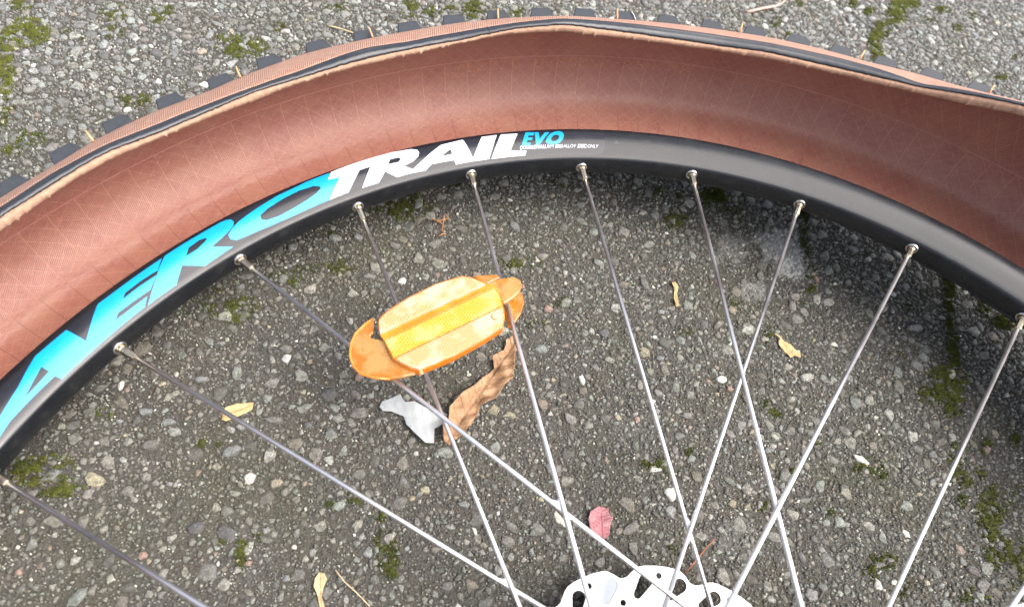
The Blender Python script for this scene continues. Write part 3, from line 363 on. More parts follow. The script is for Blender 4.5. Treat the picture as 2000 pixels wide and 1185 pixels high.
def simple(name, color, rough, spec=.5, metal=0., var=.25, scale=400, bump=0., **kw):
    m = NT(name)
    n = m.noise(scale, 4)
    lo = tuple(c * (1 - var) for c in color); hi = tuple(min(1, c * (1 + var)) for c in color)
    m.set(Base_Color=m.mix(m.ramp(n, .3, .7), lo, hi), Roughness=m.ramp(n, .3, .7, max(.02, rough - .06), rough + .06), Specular_IOR_Level=spec, Metallic=metal, **kw)
    if bump: m.bump(m.noise(scale * 2, 3), bump, .6)
    return m.m

def leaf_material(name, a, b, vein, strength=.5):
    m = NT(name)
    sp = m.n('SeparateXYZ'); m.l(m.n('UVMap').outputs[0], sp.inputs[0])
    u, v = sp.outputs[0], m.math('ABSOLUTE', sp.outputs[1])
    n = m.noise(260, 5, .65); n2 = m.noise(1500, 3); n3 = m.noise(90, 3)
    mid = m.ramp(v, .03, .1, 1., 0.)
    side = m.ramp(m.math('ABSOLUTE', m.math('SUBTRACT', m.math('FRACT', m.math('ADD', m.math('MULTIPLY', m.math('SUBTRACT', u, m.math('MULTIPLY', v, .22)), 6.), m.math('MULTIPLY', n3, .6))), .5)), .03, .1, 1., 0.)
    vv = m.math('MAXIMUM', mid, m.math('MULTIPLY', side, .6))
    c = m.mix(m.ramp(n, .35, .65), a, b)
    c = m.mix(m.ramp(n2, .6, .7, 0, .6), c, vein)
    c = m.mix(m.ramp(n3, .58, .7, 0, .6), c, vein)
    c = m.mix(m.math('MULTIPLY', vv, strength), c, vein)
    m.set(Base_Color=c, Roughness=.6, Specular_IOR_Level=.3)
    m.bump(m.math('ADD', m.math('SUBTRACT', n, m.math('MULTIPLY', vv, .5)), m.math('MULTIPLY', n2, .4)), .0009, .7)
    return m.m

M_GROUND = ground_material(); M_STONE = stone_material(); M_MOSS = moss_material()
def rim_material():
    m = NT('black anodised rim')
    n = m.noise(40, 3); f = m.noise(1100, 4, .6); st = m.noise(160, 4, .6)
    c = m.mix(m.ramp(n, .3, .7), (.006, .007, .009), (.012, .013, .015))
    c = m.mix(m.ramp(f, .66, .74, 0, .35), c, (.2, .19, .17))          # dust specks
    c = m.mix(m.ramp(st, .58, .72, 0, .04), c, (.2, .19, .17))
    m.set(Base_Color=c, Roughness=m.ramp(st, .3, .7, .24, .36), IOR=1.48)
    return m.m
M_RIM = rim_material()
M_FILM = simple('black sticker film', (.012, .012, .016), .2, .5, 0., .2, 120, IOR=1.5)
M_CYAN = simple('cyan print', (.0, .27, .64), .22, .5, 0., .05, 200, IOR=1.6)
M_WHITE = simple('white print', (.60, .61, .64), .26, .4, 0., .05, 200, IOR=1.45)
M_STEEL = simple('stainless spoke', (.9, .885, .86), .38, .5, 1., .05, 60)
M_BRASS = simple('plated brass nipple', (.6, .52, .38), .3, .5, 1., .2, 1200)
M_EYE = simple('silver eyelet', (.75, .74, .72), .3, .5, 1., .1, 900)
def rotor_material():
    m = NT('bare steel rotor')
    sp = m.n('SeparateXYZ'); m.l(m.coord(), sp.inputs[0])
    r = m.math('SQRT', m.math('ADD', m.math('POWER', sp.outputs[0], 2.), m.math('POWER', sp.outputs[1], 2.)))
    cb = m.n('CombineXYZ'); m.l(r, cb.inputs[0])
    ringn = m.noise(1400, 3, .7, cb.outputs[0]); n = m.noise(200, 4)
    c = m.mix(m.ramp(ringn, .35, .65), (.38, .39, .4), (.58, .58, .58))
    c = m.mix(m.ramp(n, .5, .7, 0, .35), c, (.42, .43, .44))
    m.set(Base_Color=c, Metallic=1., Roughness=m.ramp(ringn, .3, .7, .32, .46))
    m.bump(ringn, .0002, .35)
    return m.m
M_ROTOR = rotor_material()
M_ROTOR_GREY = simple('dull grey rotor recess', (.34, .37, .4), .6, .5, .3, .06, 900)
M_HUB = simple('black hub', (.02, .02, .022), .35, .6)
M_BEAD = simple('black bead rubber', (.017, .02, .026), .4, .6, 0., .3, 300, .0001)
M_KNOB = simple('black tread rubber', (.022, .027, .034), .5, .55, 0., .2, 300)
M_LIP = simple('frayed tan chafer', (.35, .21, .14), .7, .3, 0., .2, 500, .0002)
M_HAIR = simple('tan rubber hair', (.72, .36, .17), .5, .4, 0., .1)
M_CODE = simple('orange dot print', (.75, .36, .08), .6, .3)
M_SIDE = sidewall_material()

def amber(name, col, col2, rough=.12, trans=.35, sss=.0, grid=0., pitch=1.1):
    """moulded amber plastic: pale reflection patches painted in, fine prism grid pressed into it, faint scuffs"""
    m = NT(name)
    big = m.noise(95, 5, .62); fine = m.noise(900, 4)
    c = m.mix(m.ramp(big, .46, .58), col, col2)  # second colour stands in for pale sky reflections, in noise patches
    c = m.mix(m.ramp(fine, .64, .74, 0, .35), c, (.5, .2, .05))
    m.set(Base_Color=c, Roughness=m.ramp(fine, .3, .7, rough * .8, rough * 1.5), IOR=1.5, Transmission_Weight=trans, Subsurface_Weight=sss, Coat_Weight=.5, Coat_Roughness=.1)
    m.b.inputs['Subsurface Radius'].default_value = (.004, .0016, .0003)
    m.b.inputs['Subsurface Scale'].default_value = 1.
    h = m.math('MULTIPLY', big, .35)
    if grid:
        sp = m.n('SeparateXYZ'); m.l(m.coord(), sp.inputs[0])
        k = 2 * pi / (pitch * MM); x, y = sp.outputs[0], sp.outputs[1]
        w = None
        for a in (26, 86, 146):
            q = m.math('SINE', m.math('MULTIPLY', m.math('ADD', m.math('MULTIPLY', x, cos(radians(a))), m.math('MULTIPLY', y, sin(radians(a)))), k))
            w = q if w is None else m.math('ADD', w, q)
        h = m.math('ADD', m.math('MULTIPLY', w, grid), h)
    m.bump(h, .0008, .6)
    return m.m
M_AMBER = amber('amber plastic', (.92, .235, .002), (.95, .31, .012), .1, .3, .35)
M_AMBER_TAB = amber('thin amber plastic', (.85, .31, .008), (.85, .52, .16), .09, .7, .1)
M_PANEL = amber('amber lens panel', (.80, .32, .13), (.80, .45, .29), .14, .1, .2, .12, 1.2)  # peach base: pale prism backing plus sky reflection put into the colour
M_PANEL_MID = amber('yellow amber lens panel', (.82, .36, .02), (.8, .46, .13), .14, .1, .2, .22, 1.2)

# ------------------------------------------------------------------ the ground: one sheet, finest where the photo looks
def inside_area(px, py):
    ok = np.ones(len(px), bool)
    n = len(AREA)
    ar = sum(AREA[i][0] * AREA[(i + 1) % n][1] - AREA[(i + 1) % n][0] * AREA[i][1] for i in range(n))
    s = 1 if ar > 0 else -1
    hull = AREA
    res = np.zeros(len(px), bool)
    for i in range(n):
        x0, y0 = hull[i]; x1, y1 = hull[(i + 1) % n]
        c = ((y0 > py) != (y1 > py)) & (px < (x1 - x0) * (py - y0) / ((y1 - y0) or 1e-9) + x0)
        res ^= c
    return res

class VNoise:
    def __init__(self, seed): self.t = np.random.default_rng(seed).random((256, 256)).astype(np.float32)
    def __call__(self, x, y):
        xi = np.floor(x).astype(int); yi = np.floor(y).astype(int); fx = x - xi; fy = y - yi
        fx = fx * fx * (3 - 2 * fx); fy = fy * fy * (3 - 2 * fy)
        g = lambda a, b: self.t[a & 255, b & 255]
        return (g(xi, yi) * (1 - fx) + g(xi + 1, yi) * fx) * (1 - fy) + (g(xi, yi + 1) * (1 - fx) + g(xi + 1, yi + 1) * fx) * fy
VN1, VN2, VN3 = VNoise(1), VNoise(2), VNoise(3)

def ground_height(x, y):
    """binder height in mm at world position in mm"""
    return (VN1(x / 2.1, y / 2.1) - .5) * 1.0 + (VN2(x / 6., y / 6.) - .5) * .9 + (VN3(x / 40., y / 40.) - .5) * 1.2 - .5

def stain_at(x, y):
    s = np.zeros(len(x))
    for cx, cy, ax, ay, bx, by, k in STAINS:
        det = ax * by - bx * ay
        dx = x - cx; dy = y - cy
        u = (dx * by - dy * bx) / det; v = (dy * ax - dx * ay) / det
        d = np.sqrt(u * u + v * v) + (VN2(x / 4, y / 4) - .5) * .8 + (VN1(x / 1.5, y / 1.5) - .5) * .4
        s = np.maximum(s, k * np.clip((1.15 - d) / .5, 0, 1))
    return s

def build_ground():
    def axis(lo, hi, step):
        inner = np.arange(lo, hi + step, step)
        grow = np.array([3, 9, 20, 45, 100, 250, 700, 2000, 6000, 20000, 60000.])
        return np.concatenate([lo - grow[::-1], inner, hi + grow])
    ax = axis(-430, 640, 2.1); ay = axis(-20, 640, 2.1)
    X, Y = np.meshgrid(ax, ay, indexing='ij')
    x, y = X.ravel(), Y.ravel()
    near = (x > -440) & (x < 650) & (y > -30) & (y < 650)
    z = np.where(near, ground_height(x, y), -.5)
    V = np.c_[x, y, z] * MM
    nx, ny = len(ax), len(ay)
    i, j = np.meshgrid(np.arange(nx - 1), np.arange(ny - 1), indexing='ij')
    a = (i * ny + j).ravel()
    F = np.c_[a, a + ny, a + ny + 1, a + 1]
    me = mesh_np('ground', V, F)
    at = me.attributes.new('stain', 'FLOAT', 'POINT')
    at.data.foreach_set('value', stain_at(x, y).astype(np.float32))
    o = link('ground', me, M_GROUND, None, True)
    tag(o, 'old grey asphalt with exposed crushed stone and moss', None, None, 'structure')
    return o
ground = build_ground()

PAL = {'w': (.68, .67, .63), 'c': (.31, .27, .2), 'g': (.235, .245, .24), 'l': (.28, .28, .27), 'd': (.12, .12, .12), 'p': (.36, .25, .2)}
def stone_arrays(cx, cy, rad, asp, ang, proud, n, kseed, lean=False):
    """angular half-sunk stones with n corners each: V (k, rings*n+1, 3) in mm and one face template"""
    k = len(cx); r = np.random.default_rng(kseed)
    th = (np.arange(n)[None, :] + r.uniform(-.45, .45, (k, n))) * 2 * pi / n
    rr = r.uniform(.6, 1.2, (k, n))
    ux = np.cos(th) * rr; uy = np.sin(th) * rr * asp[:, None]
    ca, sa = np.cos(ang)[:, None], np.sin(ang)[:, None]
    px = (ux * ca - uy * sa) * rad[:, None]; py = (ux * sa + uy * ca) * rad[:, None]
    tiltx = r.normal(0, .09, k)[:, None]; tilty = r.normal(0, .09, k)[:, None]
    base = ground_height(cx, cy)[:, None]
    rings = []
    if not lean: rings.append((.9, base - 1.6 + 0 * px))
    rings.append((1., base - (.3 if lean else 0) + proud[:, None] * r.uniform(.0, .5, (k, n))))
    sh = r.uniform(.74, .96, (k, n))
    rings.append((sh, base + proud[:, None] * r.uniform(.82, 1.05, (k, n)) + (px * tiltx + py * tilty) * sh))
    m = len(rings)
    V = np.empty((k, m * n + 1, 3))
    for i, (f, z) in enumerate(rings):
        V[:, i * n:(i + 1) * n, 0] = cx[:, None] + px * f; V[:, i * n:(i + 1) * n, 1] = cy[:, None] + py * f; V[:, i * n:(i + 1) * n, 2] = z
    off = r.uniform(-.3, .3, (k, 2)) * rad[:, None]
    V[:, m * n, 0] = cx + off[:, 0]; V[:, m * n, 1] = cy + off[:, 1]
    V[:, m * n, 2] = base[:, 0] + proud * r.uniform(.95, 1.2, k) + off[:, 0] * tiltx[:, 0] + off[:, 1] * tilty[:, 0]
    F = []
    for q in range(n):
        p = (q + 1) % n
        for i in range(m - 1):
            F += [(i * n + q, i * n + p, (i + 1) * n + p), (i * n + q, (i + 1) * n + p, (i + 1) * n + q)]
        F.append(((m - 1) * n + q, (m - 1) * n + p, m * n))
    return V, np.array(F)

def stone_colors(k, seed, x, y, bright):
    r = np.random.default_rng(seed)
    base = np.array([(.19, .19, .18), (.145, .147, .14), (.21, .225, .215), (.235, .235, .215), (.11, .11, .102), (.17, .16, .14), (.3, .305, .29), (.235, .19, .16), (.3, .275, .21), (.55, .55, .51)])
    w = np.array([.23, .19, .15, .12, .13, .09, .06, .012, .016, .012]); w /= w.sum()
    c = base[r.choice(len(base), k, p=w)] * r.uniform(.85, 1.17, (k, 1)) * (1 + r.normal(0, .018, (k, 3)))
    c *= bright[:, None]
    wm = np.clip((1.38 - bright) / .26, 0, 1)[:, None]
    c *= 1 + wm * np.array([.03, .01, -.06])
    s = stain_at(x, y)[:, None]
    return np.clip(c * (1 - s) + np.array([.5, .5, .47]) * s, .02, .85)

CAMW = np.array(cam.matrix_world.translation) * 1000
WINV = np.array(WHEEL.inverted().to_3x4() if hasattr(Matrix, 'to_3x4') else WHEEL.inverted())[:3]
def hidden_by_wheel(x, y):
    """True where rim or tyre stand between the camera and this bit of ground"""
    P = np.c_[x, y, np.zeros(len(x))]
    Rm, T = WINV[:, :3], WINV[:, 3] * 1000
    a = P @ Rm.T + T; c = Rm @ CAMW + T
    out = np.zeros(len(x), bool)
    for zz in (-15., 5., 25.):
        t = (zz - c[2]) / (a[:, 2] - c[2])
        q = c[None, :] + t[:, None] * (a - c[None, :])
        rr = np.hypot(q[:, 0], q[:, 1])
        out |= (rr > 279) & (rr < 388)
    return out

def scatter(n_try, rmin, rmax, seed, taken, prob=None, gap=.86):
    """dart throwing with a cell grid; keeps stones from overlapping much"""
    r = np.random.default_rng(seed)
    xs = [a[0] for a in AREA]; ys = [a[1] for a in AREA]
    x = r.uniform(min(xs), max(xs), n_try); y = r.uniform(min(ys), max(ys), n_try)
    ok = inside_area(x, y)
    if prob is not None: ok &= r.random(n_try) < prob(x, y)
    x, y = x[ok], y[ok]
    rad = rmin + (rmax - rmin) * r.random(len(x)) ** 1.8
    order = np.argsort(-rad); x, y, rad = x[order], y[order], rad[order]
    keep = []
    cell = 8.
    for i in range(len(x)):
        cx, cy = int(x[i] // cell), int(y[i] // cell); good = True
        for a in (-1, 0, 1):
            for b in (-1, 0, 1):
                for (qx, qy, qr) in taken.get((cx + a, cy + b), ()):
                    d = (rad[i] + qr) * gap
                    if (x[i] - qx) ** 2 + (y[i] - qy) ** 2 < d * d: good = False; break
                if not good: break
            if not good: break
        if good:
            taken.setdefault((cx, cy), []).append((x[i], y[i], rad[i])); keep.append(i)
    return x[keep], y[keep], rad[keep]

def exposed(x, y):
    """how bare the aggregate is: more stones show outside the wheel (worn), fewer inside it"""
    n = VN3(x / 30., y / 30.)
    far = np.clip((np.hypot(x, y) - 300) / 60, 0, 1)
    return np.clip(.08 + .4 * n + .75 * far, .05, 1.)

def far_tone(x, y):
    """the farther strip of asphalt is tinted paler than the near one, with an uneven border"""
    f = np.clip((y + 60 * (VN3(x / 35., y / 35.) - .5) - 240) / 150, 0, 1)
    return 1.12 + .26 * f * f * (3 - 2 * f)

def build_stones():
    taken = {}
    pb = np.array([q[:5] for q in PEBBLES], float)
    for q in pb: taken.setdefault((int(q[0] // 8), int(q[1] // 8)), []).append((q[0], q[1], q[2]))
    gx, gy, gr = scatter(26000, 2.3, 4.9, 11, taken, exposed, .8)
    mx, my, mr = scatter(150000, 1.1, 2.2, 12, taken, lambda x, y: .3 + .7 * exposed(x, y), .74)
    sx, sy, sr = scatter(420000, .42, 1.05, 13, taken, None, .62)
    # the 300 stones that show largest are parts of the ground
    allx = np.r_[pb[:, 0], gx]; ally = np.r_[pb[:, 1], gy]; allr = np.r_[pb[:, 2], gr]
    d = np.sqrt((allx - CAMW[0]) ** 2 + (ally - CAMW[1]) ** 2 + CAMW[2] ** 2)
    size = allr / d
    size[hidden_by_wheel(allx, ally)] = 0
    size[:len(pb)] += 1
    big = np.zeros(len(allx), bool); big[np.argsort(-size)[:300]] = True
    k = len(allx); r = np.random.default_rng(5)
    asp = r.uniform(.55, 1., k); ang = r.uniform(0, pi, k); proud = r.uniform(.35, 1.15, k) * np.clip(allr / 3.2, .6, 1.3)
    asp[:len(pb)] = np.clip(pb[:, 3], .5, 1.4); ang[:len(pb)] = pb[:, 4]; proud[:len(pb)] = 1.3
    bright = far_tone(allx, ally)
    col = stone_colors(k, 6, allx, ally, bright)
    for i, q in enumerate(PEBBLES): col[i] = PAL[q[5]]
    V, F = stone_arrays(allx, ally, allr, asp, ang, proud, 7, 21)
    for i in np.where(big)[0]:
        c = np.array([allx[i], ally[i], 0.])
        me = mesh_np('stone', (V[i] - c) * MM, F, np.tile(col[i], (len(F), 1)))
        o = link('stone', me, M_STONE, ground)
        o.location = (c[0] * MM, c[1] * MM, 0)
    sets = [(V[~big], F, col[~big])]
    for (x, y, rad, n, sd, lo, hi) in ((mx, my, mr, 6, 31, .25, 1.1), (sx, sy, sr, 4, 41, .3, 1.15)):
        k = len(x); r = np.random.default_rng(sd)
        bright = far_tone(x, y)
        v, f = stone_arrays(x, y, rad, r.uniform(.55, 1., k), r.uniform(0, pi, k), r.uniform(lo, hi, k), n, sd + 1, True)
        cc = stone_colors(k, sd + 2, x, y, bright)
        if n == 4: cc *= np.exp(r.normal(-.02, .33, (k, 1)))
        sets.append((v, f, np.clip(cc, .02, .8)))
    # the same asphalt goes on beyond the frame, with the coarser chips only
    r = np.random.default_rng(91); x = r.uniform(-700, 950, 110000); y = r.uniform(-420, 950, 110000)
    out = ~inside_area(x, y); x, y = x[out], y[out]; k = len(x)
    v, f = stone_arrays(x, y, 1.2 + 2.6 * r.random(k) ** 2, r.uniform(.55, 1., k), r.uniform(0, pi, k), r.uniform(.6, 1.5, k), 5, 92, True)
    sets.append((v, f, stone_colors(k, 93, x, y, far_tone(x, y))))
    VV, FF, CC, off = [], [], [], 0
    for v, f, c in sets:
        k, m = v.shape[0], v.shape[1]
        VV.append(v.reshape(-1, 3))
        FF.append((f[None] + (np.arange(k) * m)[:, None, None] + off).reshape(-1, 3)); CC.append(np.repeat(c, len(f), axis=0))
        off += k * m
    me = mesh_np('aggregate', np.concatenate(VV) * MM, np.concatenate(FF), np.concatenate(CC))
    o = link('aggregate', me, M_STONE, ground)
    o['kind'] = 'stuff'
    print('stones', k, 'tris', len(me.polygons))
build_stones()

def build_moss():
    r = np.random.default_rng(77)
    P, S, B = [], [], []
    for cx, cy, ax, ay, bx, by, k in MOSS:
        area = abs(ax * by - bx * ay) * pi
        n = int(area * (7 + 7 * k))
        u = r.normal(0, .62, (n, 2)); keep = np.hypot(u[:, 0], u[:, 1]) < 1.5
        u = u[keep]
        x = cx + u[:, 0] * ax + u[:, 1] * bx; y = cy + u[:, 0] * ay + u[:, 1] * by
        # moss keeps to the gaps between stones: break the patch up
        gapn = VN1(x / 1.7, y / 1.7) * .6 + VN2(x / 3.6, y / 3.6) * .6
        kk = gapn > (.74 - .2 * k)
        P.append(np.c_[x, y][kk]); S.append((.7 + .9 * r.random(kk.sum())) * (.75 + .5 * k)); B.append(np.full(kk.sum(), k))
    # thin films of moss and algae in the pores everywhere
    n = 90000
    xs = [a[0] for a in AREA]; ys = [a[1] for a in AREA]
    x = r.uniform(min(xs), max(xs), n); y = r.uniform(min(ys), max(ys), n)
    m = inside_area(x, y) & (VN3(x / 22. + 9, y / 22.) * .55 + VN2(x / 5. + 3, y / 5.) * .45 + VN1(x / 1.6, y / 1.6) * .35 + .16 * np.clip((x - 60) / 120, 0, 1) * np.clip((260 - y) / 80, 0, 1) > .80)
    P.append(np.c_[x, y][m]); S.append(.35 + .35 * r.random(m.sum())); B.append(np.full(m.sum(), .32))
    P = np.concatenate(P); S = np.concatenate(S); B = np.concatenate(B)
    k = len(P)
    a = r.uniform(0, 2 * pi, k); lean = r.uniform(.1, .9, k); w = S * r.uniform(.18, .36, k); h = S * r.uniform(.7, 1.3, k)
    base = ground_height(P[:, 0], P[:, 1]) + .1 + (.3 + .9 * B) * VN1(P[:, 0] / 1.3 + 5, P[:, 1] / 1.3)
    V = np.empty((k, 4, 3))
    for q in range(3):
        t = a + q * 2 * pi / 3
        V[:, q, 0] = P[:, 0] + np.cos(t) * w; V[:, q, 1] = P[:, 1] + np.sin(t) * w; V[:, q, 2] = base - .3
    V[:, 3, 0] = P[:, 0] + np.cos(a) * lean * h; V[:, 3, 1] = P[:, 1] + np.sin(a) * lean * h; V[:, 3, 2] = base + h
    F = (np.array([(0, 1, 3), (1, 2, 3), (2, 0, 3)])[None] + (np.arange(k) * 4)[:, None, None]).reshape(-1, 3)
    dark = np.array([.03, .04, .009]); lite = np.array([.105, .125, .018]); br = np.array([.11, .095, .035])
    f = np.clip(B * .62 + 1.1 * (VN1(P[:, 0] / 1.3 + 5, P[:, 1] / 1.3) - .5) + r.normal(0, .22, k), 0, 1)[:, None]
    c = dark * (1 - f) + lite * f
    mixb = (r.random(k) < .18)[:, None]
    c = np.where(mixb, br, c)
    me = mesh_np('moss', V.reshape(-1, 3) * MM, F, np.repeat(c, 3, axis=0))
    o = link('moss', me, M_MOSS)
    tag(o, 'green moss growing in the gaps of the asphalt', 'moss', None, 'stuff')
    print('moss', len(F))
build_moss()

# ------------------------------------------------------------------ the tyre, its upper bead pulled off the rim
def ptab(tab):
    t = np.array(tab)
    def f(th):
        d = (math.degrees(th) % 360) / 2.0
        i = int(d) % 180; fr = d - int(d)
        p0, p1, p2, p3 = t[i - 1], t[i], t[(i + 1) % 180], t[(i + 2) % 180]
        return float(.5 * (2 * p1 + (p2 - p0) * fr + (2 * p0 - 5 * p1 + 4 * p2 - p3) * fr ** 2 + (3 * p1 - p0 - 3 * p2 + p3) * fr ** 3))
    return f
tR, tZS, tZT, tZB, tZL = map(ptab, (TYRE_R, TYRE_ZS, TYRE_ZT, TYRE_ZB, TYRE_ZL))
fray = np.random.default_rng(3)
FRAY = np.convolve(fray.normal(0, 1, 4000), [.25, .5, .25], 'same'); FRAY2 = (fray.random(4000) < .035) * fray.uniform(.4, 1.3, 4000)
def lip_pt(t):
    i = int((math.degrees(t) % 360) * 4000 / 360) % 4000
    f = .16 * FRAY[i] + .9 * FRAY2[i] + .22 * FRAY[(i // 9) % 4000]
    return tR(t) - 37.5 - .75 * f, tZL(t) - .6 * f
def bead_lo(t):
    i = int((math.degrees(t) % 360) * 4000 / 360) % 4000
    return tR(t) - 36.5 - .12 * FRAY[(i * 3) % 4000], tZB(t) - .1 * FRAY[(i * 3) % 4000]
def bead_hi(t): return tR(t) - 32.0, tZT(t)
def shoulder(t): return tR(t) + 2.0, tZS(t)

def smooth_curve(P, n=4):
    P = [P[0]] + list(P) + [P[-1]]
    out = []
    for i in range(1, len(P) - 2):
        for q in range(n):
            f = q / n
            out.append(tuple(.5 * (2 * P[i][a] + (P[i + 1][a] - P[i - 1][a]) * f + (2 * P[i - 1][a] - 5 * P[i][a] + 4 * P[i + 1][a] - P[i + 2][a]) * f * f + (3 * P[i][a] - P[i - 1][a] - 3 * P[i + 1][a] + P[i + 2][a]) * f ** 3) for a in (0, 1)))
    out.append(P[-2])
    return out

def casing_prof(t):
    r = tR(t); lx, lz = lip_pt(t); bx, bz = bead_hi(t); sx, sz = shoulder(t)
    lx2 = r - 37.3; lz2 = tZL(t)
    return smooth_curve([(304, -19), (318, -25.5), (335, -29.5), (min(352, r - 18), -30), (r - 11, -26), (r - 3.5, -16), (r - .6, -7), (r, 0), (r - .5, 8), (r - 3, sz - 7), (r - 10, sz + .5), (bx + 6, bz - 6.5), (lx2 + 2.2, lz2 - 1.2), (lx2 + .9, lz2 - .1)], 4)
P0 = casing_prof(pi / 2)
SEAM_V = sum(math.dist(P0[i], P0[i + 1]) for i in range(28))
M_CASE = casing_material()

tyre = empty('tyre', WHEEL)
tag(tyre, 'brown walled knobbly tyre with its upper bead pulled off the black rim', 'tyre')
revolve('casing', casing_prof, M_CASE, tyre, 720, closed=False, uv=True)
def lip_prof(t):
    a = lip_pt(t); b = bead_lo(t)
    return [(tR(t) - 36.2, tZL(t) - 1.4), (a[0] + .35, a[1] - .75), a, (a[0] - .15, a[1] + .45), (.6 * a[0] + .4 * b[0] - .55, .5 * a[1] + .5 * b[1] + .4), (b[0] - .05, b[1] - .1), (b[0] + 1.2, b[1] - 1.2)]
revolve('chafer_strip', lip_prof, M_LIP, tyre, 2880, closed=False)
def bead_prof(t):
    a = bead_lo(t); b = bead_hi(t)
    def mixp(f, dz, dr=0): return (a[0] + (b[0] - a[0]) * f + dr, a[1] + (b[1] - a[1]) * f + dz)
    return [(a[0] + 1.2, a[1] - 1.5), a, mixp(.03, .45, -.35), mixp(.1, .9, -.25), mixp(.2, 1.2), mixp(.32, 1.25), mixp(.44, 1.05), mixp(.56, .75), mixp(.7, .45), mixp(.85, .22), mixp(1., .05), (b[0] + .4, b[1] - .9)]
revolve('bead', bead_prof, M_BEAD, tyre, 1440, closed=False)
for a in (98.7, 120.3):
    t = radians(a); pr = bead_prof(t)[1:]
    bm = bmesh.new(); tube_bm(bm, [Vector((r * cos(t), r * sin(t), z - .12)) * MM for r, z in pr], .3 * MM, 6)
    bm_obj('bead_seam', bm, M_KNOB, tyre, True)
def side_prof(t):
    b = bead_hi(t); s = shoulder(t)
    def mp(f, dn): return (b[0] + (s[0] - b[0]) * f + dn * .55, b[1] + (s[1] - b[1]) * f + dn * .85)
    return [(b[0] - .2, b[1] - .9), (b[0], b[1] - .25), mp(.12, .2), mp(.3, .45), mp(.5, .55), mp(.7, .45), mp(.88, .2), mp(1., .0), (s[0] + .4, s[1] - 1.2)]
revolve('sidewall', side_prof, M_SIDE, tyre, 1080, closed=False, uv=True)
def tread_prof(t):
    r = tR(t); s = shoulder(t)
    return smooth_curve([(s[0] + .1, s[1] - .9), (s[0] + .9, s[1] - 3), (r + 4, s[1] * .55), (r + 5, 0), (r + 4, -14), (r - 4, -25.5), (r - 14, -31), (335, -33), (316, -29), (304, -23), (302, -20), (304, -19)], 3)
revolve('tread', tread_prof, M_KNOB, tyre, 360, closed=False)

def knob_mesh(seed):
    rk = random.Random(seed)
    bm = bmesh.new()
    # local: x along the tyre, y outward, z up (mm)
    j = lambda: rk.uniform(-.25, .25)
    b = [(-7.6 + j(), -1.5, 0.6), (7.6 + j(), -1.5, 0.6), (7.8 + j(), -1.5, -12), (-7.8 + j(), -1.5, -12)]
    t = [(-5.6 + j(), 6.2 + j() * .5, .3), (4.8 + j(), 6.2 + j() * .5, .3), (6.2 + j(), 4.6, -11), (-6.2 + j(), 4.6, -11)]
    vb = [bm.verts.new(Vector(p) * MM) for p in b]; vt = [bm.verts.new(Vector(p) * MM) for p in t]
    bm.faces.new(vt); bm.faces.new(vb[::-1])
    for q in range(4): bm.faces.new((vb[q], vb[(q + 1) % 4], vt[(q + 1) % 4], vt[q]))
    bmesh.ops.recalc_face_normals(bm, faces=bm.faces[:])
    bmesh.ops.bevel(bm, geom=bm.edges[:], offset=.35 * MM, segments=1, affect='EDGES')
    me = bpy.data.meshes.new('knob'); bm.to_mesh(me); bm.free(); me.materials.append(M_KNOB)
    return me
KN = [knob_mesh(i) for i in range(3)]
KNOB_ANGLES = [133.5, 129.35, 125.2, 121.0, 116.8, 112.6, 108.4, 104.4, 100.35, 96.3, 92.2, 88.2, 84.2, 80.25, 76.2, 72.2, 68.2, 64.3, 60.35, 56.4, 52.5]
KNOB_ANGLES += [137.6 + 4.05 * i for i in range(67)]
for i, a in enumerate(KNOB_ANGLES):
    t = radians(a); s = shoulder(t)
    e = Vector((cos(t), sin(t), 0)); tn = Vector((sin(t), -cos(t), 0))
    up = (Vector((0, 0, 1)) * cos(radians(18)) - e * sin(radians(18))); out = tn.cross(up) * -1
    if out.dot(e) < 0: out = -out
    o = bpy.data.objects.new('knob', KN[i % 3]); COL.objects.link(o); o.parent = tyre
    R = Matrix((tn, out, up)).transposed().to_4x4()
    o.matrix_local = Matrix.Translation((e * (s[0] + .2) + Vector((0, 0, s[1] - .35))) * MM) @ R
HAIRS = [131.54, 119.55, 107.91, 96.41, 85.21, 73.62, 62.62, 51.81] + [40.5 - 11.4 * i for i in range(23)]
for i, a in enumerate(HAIRS):
    t = radians(a); s = shoulder(t); e = Vector((cos(t), sin(t), 0)); tn = Vector((-sin(t), cos(t), 0))
    bm = bmesh.new(); k = random.uniform(-.5, .5)
    p = e * (s[0] - 2.2) + Vector((0, 0, s[1] + 1.8))
    pts = [p * MM, (p + e * 2.6 + Vector((0, 0, 1.2)) + tn * k * .5) * MM, (p + e * 5.6 + Vector((0, 0, 2.6)) + tn * k * 1.6) * MM]
    tube_bm(bm, pts, [.55 * MM, .5 * MM, .38 * MM], 6)
    bm_obj('rubber_hair', bm, M_HAIR, tyre, True)
# a few paler cut threads standing up beside the bead
for a in (83.4,):
    t = radians(a); s = shoulder(t); e = Vector((cos(t), sin(t), 0)); tn = Vector((-sin(t), cos(t), 0))
    bm = bmesh.new(); p = e * (s[0] - .5) + Vector((0, 0, s[1] + .5))
    tube_bm(bm, [p * MM, (p + e * 3 + Vector((0, 0, 1)) + tn * 1.) * MM, (p + e * 5 + Vector((0, 0, 2)) + tn * 2.6) * MM], .35 * MM, 6)
    bm_obj('rubber_hair', bm, M_WHITE, tyre, True)
